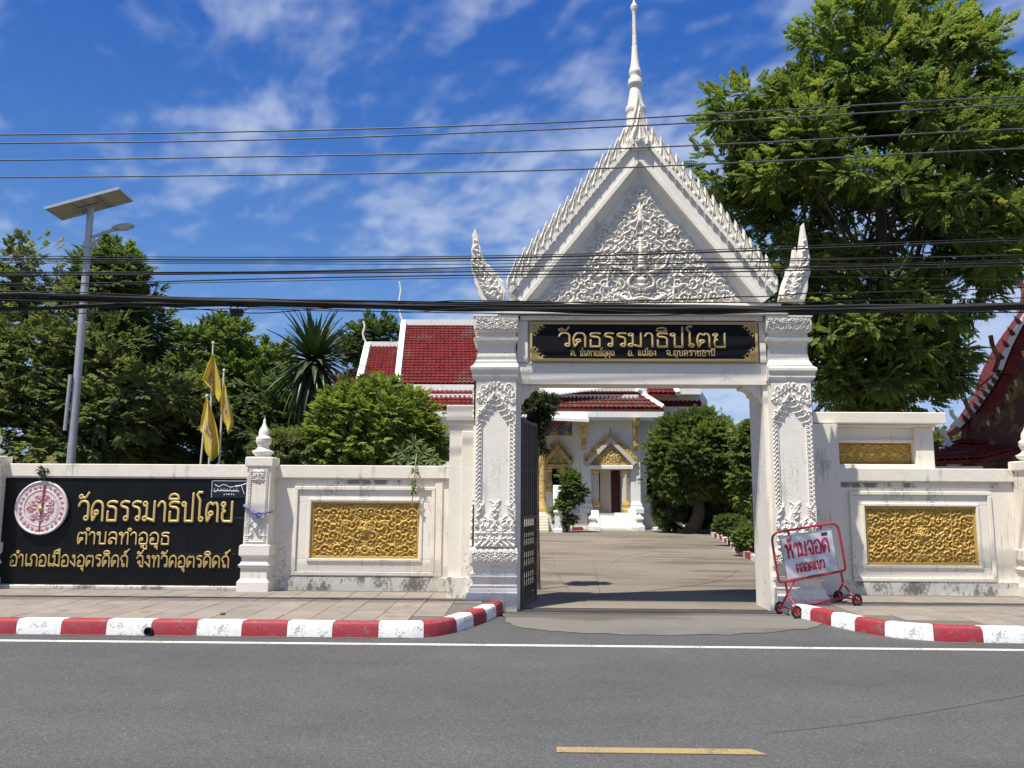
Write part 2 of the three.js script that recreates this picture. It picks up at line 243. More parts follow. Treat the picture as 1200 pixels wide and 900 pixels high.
// carved relief: strokes and discs raised on a height field, meshed where something stands proud
class Relief {
  constructor(w, h, cell) { this.w = w; this.h = h; this.nx = Math.ceil(w / cell); this.ny = Math.ceil(h / cell); this.c = cell; this.a = new Float32Array((this.nx + 1) * (this.ny + 1)); }
  dot(x, y, r, h) {
    const c = this.c, i0 = Math.max(0, Math.ceil((x - r) / c)), i1 = Math.min(this.nx, Math.floor((x + r) / c)), j0 = Math.max(0, Math.ceil((y - r) / c)), j1 = Math.min(this.ny, Math.floor((y + r) / c));
    for (let j = j0; j <= j1; j++) for (let i = i0; i <= i1; i++) { const d = ((i * c - x) ** 2 + (j * c - y) ** 2) / (r * r); if (d < 1) { const k = j * (this.nx + 1) + i, v = h * (this.sharp ? 1 - Math.sqrt(d) : Math.sqrt(1 - d)); if (v > this.a[k]) this.a[k] = v; } }
  }
  fill(test, h) { for (let j = 0; j <= this.ny; j++) for (let i = 0; i <= this.nx; i++) { const k = j * (this.nx + 1) + i, v = test(i * this.c, j * this.c) ? (typeof h === 'function' ? h(i * this.c, j * this.c) : h) : 0; if (v > this.a[k]) this.a[k] = v; } return this; }
  cut(test) { for (let j = 0; j <= this.ny; j++) for (let i = 0; i <= this.nx; i++) if (test(i * this.c, j * this.c)) this.a[j * (this.nx + 1) + i] = 0; return this; }
  stroke(pts, r0, r1, h0, h1 = h0) {
    const cv = new THREE.CatmullRomCurve3(pts.map(([x, y]) => V(x, y, 0)), false, 'centripetal'), L = cv.getLength(), n = Math.max(3, Math.ceil(L / Math.max(this.c * 0.7, Math.min(r0, r1 + this.c) * 0.5)));
    for (let i = 0; i <= n; i++) { const t = i / n, p = cv.getPoint(t); this.dot(p.x, p.y, Math.max(this.c * 0.9, lerp(r0, r1, t)), lerp(h0, h1, t)); } return this;
  }
  spiral(x, y, R, a0, turns, dir, r, h) { const pts = []; for (let i = 0; i <= 18; i++) { const t = i / 18, a = a0 + dir * turns * 2 * Math.PI * t, q = R * (1 - 0.86 * t); pts.push([x + q * Math.cos(a), y + q * Math.sin(a)]); } this.stroke(pts, r, r * 0.55, h, h * 0.8); this.dot(x, y, r * 1.5, h); return this; }
  flame(x, y, a, L, dir, h, w = 0.17) {               // a curling tongue of foliage, broad at its foot and drawn out to a point
    const pts = []; for (let i = 0; i <= 6; i++) { const t = i / 6, s = dir * L * (0.28 * Math.sin(t * Math.PI * 1.15) - 0.30 * t * t), f = L * t * (1 - 0.1 * t); pts.push([x + f * Math.cos(a) - s * Math.sin(a), y + f * Math.sin(a) + s * Math.cos(a)]); }
    this.sharp = true; this.stroke(pts, L * w * 1.15, this.c * 0.9, h * 1.15, h * 0.6);
    if (L > this.c * 11) for (const [i, k] of [[1, 0.5], [3, 0.42]]) { const [px, py] = pts[i], b = a + dir * 0.95; this.stroke([[px, py], [px + L * k * 0.5 * Math.cos(b), py + L * k * 0.5 * Math.sin(b)], [px + L * k * Math.cos(b - dir * 0.5), py + L * k * Math.sin(b - dir * 0.5)]], L * w * 0.75, this.c * 0.8, h * 0.95, h * 0.5); }
    this.sharp = false; return this;
  }
  mirror() { for (let j = 0; j <= this.ny; j++) for (let i = 0; i <= this.nx; i++) { const k = j * (this.nx + 1); const v = Math.max(this.a[k + i], this.a[k + this.nx - i]); this.a[k + i] = this.a[k + this.nx - i] = v; } return this; }
  mesh(all = false) {
    const { nx, ny, c, a } = this, id = new Int32Array(a.length).fill(-1), pos = [], uv = [], ind = []; let n = 0;
    const at = (i, j) => { const k = j * (nx + 1) + i; if (id[k] < 0) { id[k] = n++; pos.push(i * c - this.w / 2, j * c, a[k] > 0 ? a[k] : all ? 0 : -0.006); uv.push(i * c, j * c); } return id[k]; };
    for (let j = 0; j < ny; j++) for (let i = 0; i < nx; i++) { const k = j * (nx + 1) + i; if (!all && !(a[k] || a[k + 1] || a[k + nx + 1] || a[k + nx + 2])) continue; const p = at(i, j), q = at(i + 1, j), r = at(i + 1, j + 1), s = at(i, j + 1); ind.push(p, q, r, p, r, s); }
    const g = new THREE.BufferGeometry(); g.setAttribute('position', new THREE.Float32BufferAttribute(pos, 3)); g.setAttribute('uv', new THREE.Float32BufferAttribute(uv, 2)); g.setIndex(ind); g.computeVertexNormals(); return g;
  }
}
// scrollwork that fills a w x h field: mirrored vines of spirals with tongues growing from them
function scrollField(w, h, cell, R, hgt, seed, inside = () => true) {
  const rel = new Relief(w, h, cell), rnd = rng(seed), cols = Math.ceil(w / 2 / (R * 1.75)), rows = Math.ceil(h / (R * 1.7)) + 1;
  for (let j = 0; j < rows; j++) for (let i = 0; i < cols + 1; i++) {
    const x = w / 2 - (i + (j % 2 ? 0.5 : 0.05)) * R * 1.75 + (rnd() - 0.5) * R * 0.25, y = R * 0.8 + j * R * 1.62 + (rnd() - 0.5) * R * 0.25, d = (i + j) % 2 ? 1 : -1, a0 = rnd() * 6.28;
    if (!inside(x, y)) continue;
    rel.spiral(x, y, R * (0.62 + 0.2 * rnd()), a0, 1.3, d, R * 0.14, hgt);
    for (let k = 0; k < 7; k++) { const a = a0 + k * 0.9 + rnd() * 0.5; rel.flame(x + R * 0.55 * Math.cos(a), y + R * 0.55 * Math.sin(a), a + d * (0.6 + 0.6 * rnd()), R * (0.7 + rnd() * 0.7), -d, hgt * (0.6 + rnd() * 0.4), 0.17); }
  }
  return rel.mirror();
}
// ------------------------------------------------------------------ ground, road, pavements, kerbs
function sheet(x0, x1, z0, z1, y, nx, nz, shade) {
  const g = new THREE.PlaneGeometry(x1 - x0, z0 - z1, nx, nz); g.rotateX(-Math.PI / 2); g.translate((x0 + x1) / 2, y, (z0 + z1) / 2);
  const p = g.attributes.position, col = [];
  for (let i = 0; i < p.count; i++) { const k = shade ? shade(p.getX(i), p.getZ(i)) : 1; col.push(k, k, k); }
  g.setAttribute('color', new THREE.Float32BufferAttribute(col, 3)); return g;
}
function flatShape(pts, y) { const s = new THREE.Shape(pts.map(([x, z]) => new THREE.Vector2(x, -z))); const g = new THREE.ShapeGeometry(s); g.rotateX(-Math.PI / 2); g.translate(0, y, 0); return g; }
struct(mesh('ground', flatShape([[-700, 60], [700, 60], [700, -900], [-700, -900]], -0.03), MAT.earth, scene));
const roadN = (x, z) => 0.73 + 0.54 * fbm(x / 64 + 0.5, z / 64 + 0.5, 20, 110, 4, 4001) + 0.12 * (fbm(x / 64, z / 64, 150, 150, 2, 4011) - 0.5);
const road = struct(mesh('road', sheet(-60, 60, 24, -11.2, 0, 300, 160, roadN), MAT.asphalt, scene));
mesh('edge_line', bx(-60, 60, 0.002, 0.006, -9.04, -9.14), MAT.lineWhite, road);
{ const a = 0.21, b = 1.54; for (const k of [-2, -1, 0, 1, 2]) { const g = extrude([[0, 0], [b - a + 0.02, 0], [b - a - 0.05, 0.105], [0.0, 0.105]], 0.004); g.rotateX(-Math.PI / 2); g.translate(a + k * 7.2, 0.003, -5.415); mesh('centre_dash', g, MAT.lineYellow, road); } }
mesh('tyre_scuff', tube([V(1.7, 0.001, -5.9), V(2.4, 0.001, -6.15), V(3.6, 0.001, -6.75), V(5.2, 0.001, -7.6)], 0.009, 20, 4).scale(1, 0.25, 1), std({ color: lin(0.058, 0.057, 0.056), roughness: 0.9 }), road);
// gateway apron and temple court
const apronPts = new THREE.CatmullRomCurve3([[-0.34, -11.9], [-0.3, -11.2], [-0.22, -10.55], [0.35, -10.02], [1.4, -9.84], [2.5, -9.92], [3.3, -10.25], [3.86, -10.75], [3.9, -11.2], [3.72, -11.9]].map(([x, z]) => V(x, 0, z))).getPoints(40).map((p) => [p.x + 0.09 * (hsh(p.x * 90, p.z * 90, 3) - 0.5), p.z + 0.10 * (hsh(p.x * 70, p.z * 70, 4) - 0.5)]);
struct(mesh('driveway_apron', flatShape(apronPts, 0.006), MAT.apron, scene));
const court = struct(mesh('court_paving', sheet(-9, 15.5, -11.86, -42.5, 0.011, 90, 110, (x, z) => 0.62 + 0.76 * fbm(x / 40 + 1, z / 40 + 2, 12, 30, 5, 4101)), MAT.court, scene));
{ // score left by the swinging gate, saw-cut joints and hairline cracks
  const m = std({ color: lin(0.105, 0.087, 0.063), roughness: 1 }), scr = (pts, r, name) => mesh(name, tube(pts.map(([x, z]) => V(x, 0.0125, z)), r, 40, 4).scale(1, 1, 1), m, court);
  const arc = [[662, 703], [720, 698], [780, 691], [830, 684], [855, 676], [864, 669]].map(([x, y]) => { const p = G(x, y); return [p.x, p.z]; });
  scr(arc, 0.006, 'gate_score');
  for (const z of [-20.5]) scr([[-9, z], [0, z + 0.02], [7, z - 0.01], [15, z]], 0.004, 'joint');
  for (const x of [-3.2]) scr([[x, -12.6], [x + 0.02, -24], [x, -42]], 0.004, 'joint');
  for (const q of [[[646, 645], [652, 668], [664, 690]], [[694, 654], [700, 680], [704, 700]], [[640, 662], [650, 672], [668, 694]], [[715, 662], [735, 652], [760, 648]]]) scr(q.map(([x, y]) => { const p = G(x, y); return [p.x, p.z]; }), 0.004, 'crack');
}
const track = mesh('gate_track', [bx(-0.1, 3.52, 0.0, 0.022, -11.93, -11.9), bx(-0.1, 3.52, 0.0, 0.016, -11.99, -11.93)], MAT.iron, scene); tag(track, 'rusty steel gate track set in the driveway between the pillars', 'gate track');

function kerbBlock(curve, s0, s1) {
  const prof = [[0.0, -0.02], [0.008, 0.115], [0.022, 0.15], [0.055, 0.172], [0.205, 0.165], [0.205, -0.02]], n = 4, rows = [];
  for (let i = 0; i <= n; i++) {
    const t = lerp(s0, s1, i / n), p = curve.getPointAt(t), d = curve.getTangentAt(t), nx = d.z, nz = -d.x;   // inward is to the left of travel
    rows.push(prof.map(([o, y]) => V(p.x + nx * o, y, p.z + nz * o)));
  }
  const pos = [], tri = (a, b, c) => pos.push(a.x, a.y, a.z, b.x, b.y, b.z, c.x, c.y, c.z), m = prof.length;
  for (let i = 0; i < n; i++) for (let k = 0; k < m; k++) { const l = (k + 1) % m; tri(rows[i][k], rows[i + 1][k], rows[i + 1][l]); tri(rows[i][k], rows[i + 1][l], rows[i][l]); }
  for (const e of [0, n]) for (let k = 1; k < m - 1; k++) e ? tri(rows[e][0], rows[e][k + 1], rows[e][k]) : tri(rows[e][0], rows[e][k], rows[e][k + 1]);
  const g = new THREE.BufferGeometry(); g.setAttribute('position', new THREE.Float32BufferAttribute(pos, 3)); g.computeVertexNormals(); return toCreasedNormals(g, 0.6);
}
function kerb(name, pts, len, startRed) {
  const o = struct(part(numbered(name), scene)), c = new THREE.CatmullRomCurve3(pts.map(([x, z]) => V(x, 0, z)), false, 'centripetal'); c.arcLengthDivisions = 600;
  const L = c.getLength(); let s = 0, red = startRed;
  while (s < L - 0.05) { const l = Math.min(len(c.getPointAt(Math.min(1, s / L))), L - s); mesh(red ? 'red_kerb_stone' : 'white_kerb_stone', kerbBlock(c, s / L, (s + l - 0.006) / L), red ? MAT.kerbRed : MAT.kerbWhite, o); s += l; red = !red; }
  return o;
}
const kerbL = [[-15.0, -9.50], [-9, -9.50], [-4, -9.50], [-1.6, -9.50], [-1.12, -9.56], [-0.86, -9.85], [-0.66, -10.3], [-0.42, -11.0], [-0.26, -11.75]];
const kerbR = [[3.70, -11.45], [3.86, -10.95], [4.08, -10.3], [4.32, -9.88], [4.75, -9.62], [5.4, -9.53], [8, -9.5], [14, -9.5]];
// the run starts so that joints fall where the photograph has them
kerb('road_kerb', kerbL, (p) => (p.x < -1.15 ? 0.532 : p.x < -0.8 ? 0.46 : 0.42), true);
kerb('road_kerb', kerbR, (p) => (p.x > 4.3 ? 0.532 : 0.42), false);
function pavement(name, line, x0, x1, seed) {
  const c = new THREE.CatmullRomCurve3(line.map(([x, z]) => V(x, 0, z)), false, 'centripetal'), pts = c.getSpacedPoints(120), inner = pts.map((p, i) => { const d = c.getTangentAt(i / 120); return [p.x + d.z * 0.2, p.z - d.x * 0.2]; });
  const back = -12.86, poly = [...inner, [inner[inner.length - 1][0], back], [inner[0][0], back]];
  const s = new THREE.Shape(poly.map(([x, z]) => new THREE.Vector2(x, -z))), g = new THREE.ExtrudeGeometry(s, { depth: 0.15, bevelEnabled: false }); g.rotateX(-Math.PI / 2); g.translate(0, -0.005, 0);
  const o = struct(mesh(name, g, MAT.slab, scene)), rnd = rng(seed), T = 0.4, geos = [0, 1, 2].map((k) => new RoundedBoxGeometry(T - 0.008, 0.02, T - 0.008, 1, 0.004));
  const inside = (x, z) => { let r = false; for (let i = 0, j = poly.length - 1; i < poly.length; j = i++) { const [a, b] = poly[i], [e, f] = poly[j]; if ((b > z) !== (f > z) && x < (e - a) * (z - b) / (f - b) + a) r = !r; } return r; };
  for (let k = 0; k < 8; k++) for (let i = 0; i < 60; i++) {
    const x = x0 + (i + 0.5) * T, z = -9.745 - (k + 0.5) * T; if (x > x1 || z - T / 2 < back) continue;
    if (![[-1, -1], [1, -1], [1, 1], [-1, 1]].every(([a, b]) => inside(x + a * T * 0.49, z + b * T * 0.49))) continue;
    const m = mesh('paver', uvShift(geos[(i + k) % 3], rnd() * 5, rnd() * 5), MAT.paver[Math.floor(rnd() * rnd() * 4.99)], o, true); m.position.set(x, 0.143 + rnd() * 0.004, z); m.rotation.y = (rnd() - 0.5) * 0.008;
  }
  return o;
}
function uvShift(g, a, b) { const h = uvBox(g.clone()); const u = h.attributes.uv; for (let i = 0; i < u.count; i++) u.setXY(i, u.getX(i) + a, u.getY(i) + b); return h; }
pavement('pavement', kerbL, -11.0, 0, 51);
pavement('pavement', kerbR, 3.9, 10.6, 52);

// grit gathered at the kerb foot, and a drain spout in the kerb face
for (const [x0, x1] of [[-14, -1.3], [4.9, 13.5]]) { const a = [], b = []; for (let x = x0; x <= x1; x += 0.07) { a.push([x, -9.515]); b.unshift([x, -9.475 + 0.055 * Math.pow(fbm(x / 16 + 2, 0.3, 64, 4, 4, 77), 2) + 0.02 * hsh(Math.round(x * 50), 1, 5)]); } mesh('gutter_grit', flatShape([...a, ...b], 0.004), MAT.grit, road); }
{ const p = G(172, 746), o = thing('drain_spout', 'short black drain spout in the white kerb stone below the name wall', 'drain pipe', [p.x, 0.03, -9.5]); mesh('pipe', new THREE.CylinderGeometry(0.045, 0.045, 0.14, 16, 1, true).rotateX(Math.PI / 2).translate(0, 0.02, -0.03), MAT.blackRubber, o); mesh('pipe_lip', new THREE.TorusGeometry(0.045, 0.008, 6, 18).translate(0, 0.02, 0.04), MAT.blackRubber, o); mesh('pipe_end', new THREE.CircleGeometry(0.043, 16).translate(0, 0.02, 0.0), MAT.blackRubber, o); }
{ const p = G(261, 721, 0.15); const s = mesh('stone', new THREE.IcosahedronGeometry(0.03, 1).scale(1.2, 0.6, 0.9), MAT.iron, scene); s.position.set(p.x, 0.17, p.z); tag(s, 'small dark stone lying on the pavement tiles by the kerb', 'stone'); }

// ------------------------------------------------------------------ Thai lettering: monoline strokes with looped heads, on a unit-high body
const GL = {
  'ว': [.56, 'C .02 .76 .1 .94 .28 1 .46 .93 .53 .75|L .53 .76 .53 .12|O .43 .12 .1'], 'ด': [.66, 'O .27 .42 .1|C .25 .33 .18 .14 .1 0|C .1 0 .04 .4 .06 .7 .2 .96 .36 1 .54 .92 .62 .7|L .62 .7 .62 0'],
  'ต': [.68, 'O .27 .4 .1|C .25 .31 .18 .14 .1 0|C .1 0 .04 .4 .07 .75 .2 1 .34 .84 .47 1 .6 .85 .64 .65|L .64 .65 .64 0'], 'ค': [.66, 'O .27 .5 .1|C .3 .4 .18 .14 .1 0|C .1 0 .04 .4 .06 .7 .2 .96 .36 1 .54 .92 .62 .7|L .62 .7 .62 0'],
  'ธ': [.6, 'C .56 .96 .34 1 .12 .94 .08 .82 .16 .73 .36 .71 .52 .62 .55 .46|L .55 .48 .55 0 .1 0 .1 .46'], 'ร': [.5, 'C .48 .97 .26 1 .08 .9 .1 .76 .28 .7 .42 .62 .45 .44|L .45 .46 .45 .12|O .35 .12 .1'],
  'ม': [.66, 'O .1 .88 .1|L .2 .88 .2 .12|O .1 .12 .1|L .2 .14 .6 0 .6 1'], 'า': [.42, 'C .02 .78 .1 .95 .22 1 .34 .9 .38 .72|L .38 .73 .38 0'], 'ำ': [.42, 'C .02 .78 .1 .95 .22 1 .34 .9 .38 .72|L .38 .73 .38 0|O -.1 1.24 .1'],
  'ป': [.64, 'O .1 .88 .1|L .2 .88 .2 0 .58 0 .58 1.42'], 'บ': [.64, 'O .1 .88 .1|L .2 .88 .2 0 .58 0 .58 1'], 'ไ': [.38, 'O .26 .1 .1|L .18 .1 .18 1.06 .02 1.36 .1 1.5 .26 1.5'],
  'ย': [.64, 'O .12 .88 .1|C .2 .86 .14 .7 .1 .6 .22 .52|C .22 .52 .1 .46 .08 .3 .1 .1 .16 0|L .16 0 .58 0 .58 1'], 'ล': [.62, 'C .05 .78 .16 .96 .34 1 .5 .92 .57 .7|L .57 .7 .57 0|O .16 .11 .1|C .06 .13 .06 .32 .2 .5 .4 .48 .57 .32'],
  'ท': [.66, 'O .1 .88 .1|L .2 .88 .2 0|C .2 .45 .32 .8 .46 1 .58 .92 .6 .74|L .6 .75 .6 0'], 'อ': [.62, 'O .18 .42 .1|C .08 .42 .06 .2 .1 0|L .1 0 .56 0|C .56 0 .6 .4 .56 .8 .34 1 .14 .92 .05 .76'],
  'เ': [.3, 'O .22 .11 .1|L .12 .11 .12 1'], 'แ': [.56, 'O .2 .11 .09|L .11 .11 .11 1|O .48 .11 .09|L .39 .11 .39 1'], 'ภ': [.68, 'O .1 .11 .1|L .2 .11 .2 .5|C .2 .5 .08 .62 .1 .82 .3 1 .5 .96 .62 .76 .63 .6|L .63 .62 .63 0'],
  'ถ': [.66, 'O .28 .11 .1|L .18 .11 .18 .5|C .18 .5 .06 .62 .08 .82 .28 1 .48 .96 .6 .76 .61 .6|L .61 .62 .61 0'], 'ง': [.5, 'O .3 .88 .1|L .4 .88 .44 0 .04 .42'], 'จ': [.58, 'C .02 .76 .14 .95 .32 1 .5 .9 .54 .66|L .54 .68 .54 0 .32 .06|C .32 .06 .28 .2 .3 .36|O .21 .4 .1'],
  'ห': [.68, 'O .1 .88 .1|L .2 .88 .2 0|C .2 .3 .34 .62 .46 .72 .6 .84|O .52 .9 .09|C .4 .66 .56 .56 .62 .4|L .62 .42 .62 0'], 'น': [.68, 'O .1 .88 .1|L .2 .88 .2 0|C .2 .02 .36 .12 .48 .2|O .52 .11 .1|L .62 .11 .62 1'],
  'ข': [.6, 'O .14 .88 .1|C .22 .84 .12 .7 .1 .6 .2 .5 .16 .4|L .16 .4 .16 0 .54 0 .54 1'], 'ช': [.62, 'O .14 .88 .1|C .22 .84 .12 .7 .1 .6 .2 .5 .16 .4|L .16 .4 .16 0 .54 0 .54 .7|C .54 .7 .46 .82 .62 1'], '.': [.22, 'O .1 .05 .04'], ' ': [.5, ''],
};
const MK = { 'ั': 'O .16 1.24 .09|C .24 1.2 .4 1.2 .56 1.44', 'ิ': 'C .06 1.14 .1 1.32 .3 1.4 .5 1.32 .56 1.14|L .56 1.14 .06 1.14', 'ี': 'C .06 1.14 .1 1.32 .3 1.4 .5 1.32 .56 1.14|L .56 1.14 .06 1.14|L .56 1.14 .56 1.5', 'ื': 'C .06 1.14 .1 1.32 .3 1.4 .5 1.32 .56 1.14|L .56 1.14 .06 1.14|L .56 1.14 .56 1.5|L .42 1.36 .42 1.52',
  'ุ': 'O .46 -.2 .08|L .55 -.2 .55 -.42', 'ู': 'O .28 -.2 .08|L .37 -.18 .37 -.42 .58 -.42 .58 -.16', '์': 'O .36 1.26 .09|C .44 1.28 .52 1.4 .66 1.54', '้': 'O .3 1.3 .08|C .36 1.24 .46 1.22 .62 1.46', '่': 'L .46 1.16 .46 1.44' };
function strokes(def, h, r, dx, sx) {
  return def.split('|').filter(Boolean).map((s) => {
    const [k, ...n] = s.trim().split(/\s+/), v = n.map(Number);
    if (k === 'O') { const g = new THREE.TorusGeometry(v[2] * h, r * 0.85, 6, 16); g.scale(sx, 1, 0.7); g.translate((v[0] + dx) * h * sx, v[1] * h, 0); return g; }
    const pts = []; for (let i = 0; i < v.length; i += 2) pts.push(V((v[i] + dx) * h * sx, v[i + 1] * h, 0));
    const out = [];
    if (k === 'L') for (let i = 0; i < pts.length - 1; i++) { out.push(rod(pts[i], pts[i + 1], r, r, 8)); if (i) out.push(new THREE.SphereGeometry(r, 8, 6).translate(pts[i].x, pts[i].y, 0)); }
    else out.push(tube(pts, r, 16, 8));
    for (const p of [pts[0], pts[pts.length - 1]]) out.push(new THREE.SphereGeometry(r, 8, 6).translate(p.x, p.y, 0));
    return out.map((g) => g.scale(1, 1, 0.7));
  });
}
function thai(str, h, r, width, mat, parent, x, y, z) {      // each letter one mesh; the line is squeezed to width and starts at x, y (baseline)
  const items = []; let adv = 0, last = null;
  for (const ch of str) { if (MK[ch]) { last.marks.push(ch); continue; } const [w, d] = GL[ch]; last = { x: adv, w, d, marks: [] }; adv += w + 0.13; items.push(last); }
  const sx = width / ((adv - 0.13) * h);
  for (const it of items) {
    const g = [...strokes(it.d, h, r, 0, sx), ...it.marks.flatMap((m) => strokes(MK[m], h, r * 0.9, it.w - 0.62, sx))].flat(3); if (!g.length) continue;
    const m = mesh('letter', g, mat, parent); m.position.set(x + it.x * h * sx, y, z);
  }
}

// ------------------------------------------------------------------ boundary walls
const WZ = -12.80;                                    // front face of the walls
const goldGeo = {};
function goldPanel(parent, x0, x1, y0, y1, seed) {
  const w = x1 - x0, h = y1 - y0, cx = (x0 + x1) / 2, o = part('carved_panel', parent); o.position.set(cx, y0, WZ - 0.035);
  mesh('panel_ground', bx(-w / 2, w / 2, 0, h, -0.02, 0.0), MAT.goldGround, o);
  const rel = scrollField(w - 0.1, h - 0.1, 0.0075, seed === 1 ? 0.118 : 0.11, 0.04, 600 + seed);
  for (const f of [0.25, 0.75]) rel.stroke([[w * f, 0], [w * f, h - 0.1]], 0.012, 0.012, 0.04);
  const R2 = rel.w / 2, yc = rel.h / 2;
  for (let k = 0; k < 8; k++) rel.flame(R2, yc, k * Math.PI / 4 + 0.2, 0.16, k % 2 ? 1 : -1, 0.055, 0.2);
  rel.dot(R2, yc, 0.035, 0.065);
  const g = rel.mesh(); mesh('carving', g, MAT.goldPaint, o, true).position.set(0, 0.05, 0.001);
  for (const [a, b, c, d] of [[-w / 2, w / 2, 0, 0.045], [-w / 2, w / 2, h - 0.045, h], [-w / 2, -w / 2 + 0.045, 0.045, h - 0.045], [w / 2 - 0.045, w / 2, 0.045, h - 0.045]]) mesh('gilt_border', bx(a, b, c, d, 0.001, 0.03, 0.008), MAT.goldPaint, o);
}
function wallBay(label, x0, x1, panel, frame, stile, opt) {   // wall between a post and the gate wing
  const o = thing('boundary_wall', label, 'wall');
  const [a, b, c, d] = frame, [p0, p1, q0, q1] = panel;
  // the face is built round the framed opening so that the panel really lies in a recess
  mesh('wall_body', [bx(x0, a, 0.36, 1.88, WZ - 0.26, WZ), bx(b, x1, 0.36, 1.88, WZ - 0.26, WZ), bx(a, b, d, 1.88, WZ - 0.26, WZ), bx(a, b, 0.36, c, WZ - 0.26, WZ), bx(a, b, c, d, WZ - 0.26, WZ - 0.06)], MAT.white, o);
  mesh('coping', [bx(x0, x1, 1.90, 2.105, WZ - 0.31, WZ + 0.055, 0.012), bx(x0, x1, 1.882, 1.899, WZ - 0.28, WZ + 0.02)], MAT.white, o);
  mesh('plinth', bx(x0, x1, 0.10, 0.36, WZ - 0.27, WZ + 0.035, 0.02), MAT.mould, o);
  mesh('stained_band', bx(opt.stain[0], opt.stain[1], 1.80, 1.878, WZ - 0.02, WZ + 0.005, 0.003), MAT.mould, o);
  for (const [s, t] of stile) mesh('pilaster', bx(s, t, 0.362, 1.878, WZ - 0.1, WZ + 0.03, 0.008), MAT.white, o);
  const fr = (n, e, zf, zb, w0) => { const [e0, e1, f0, f1] = e; for (const [u0, u1, v0, v1] of [[e0, e1, f0, f0 + w0], [e0, e1, f1 - w0, f1], [e0, e0 + w0, f0 + w0, f1 - w0], [e1 - w0, e1, f0 + w0, f1 - w0]]) mesh(n, bx(u0, u1, v0, v1, zb, zf, 0.01), MAT.white, o); };
  fr('outer_moulding', [a - 0.035, b + 0.035, c - 0.035, d + 0.035], WZ + 0.045, WZ - 0.01, 0.06);
  fr('flat_frame', [a + 0.026, b - 0.026, c + 0.026, d - 0.026], WZ + 0.012, WZ - 0.058, p0 - a - 0.045);
  fr('inner_moulding', [p0 - 0.045, p1 + 0.045, q0 - 0.045, q1 + 0.045], WZ + 0.034, WZ - 0.055, 0.045);
  goldPanel(o, p0, p1, q0, q1, opt.seed);
  return o;
}
wallBay('white wall with gilded scroll panel between the black sign wall post and the gate', -4.02, -1.13, [-3.42, -1.68, 0.635, 1.535], [-3.66, -1.47, 0.41, 1.735], [[-1.53 + 0.09, -1.322]], { seed: 1, stain: [-3.6, -1.75] });
wallBay('white wall with gilded scroll panel behind the wheeled red sign', 4.42, 7.86, [5.36, 7.10, 0.60, 1.51], [5.16, 7.31, 0.385, 1.71], [[4.425, 4.60]], { seed: 2, stain: [5.0, 7.5] });

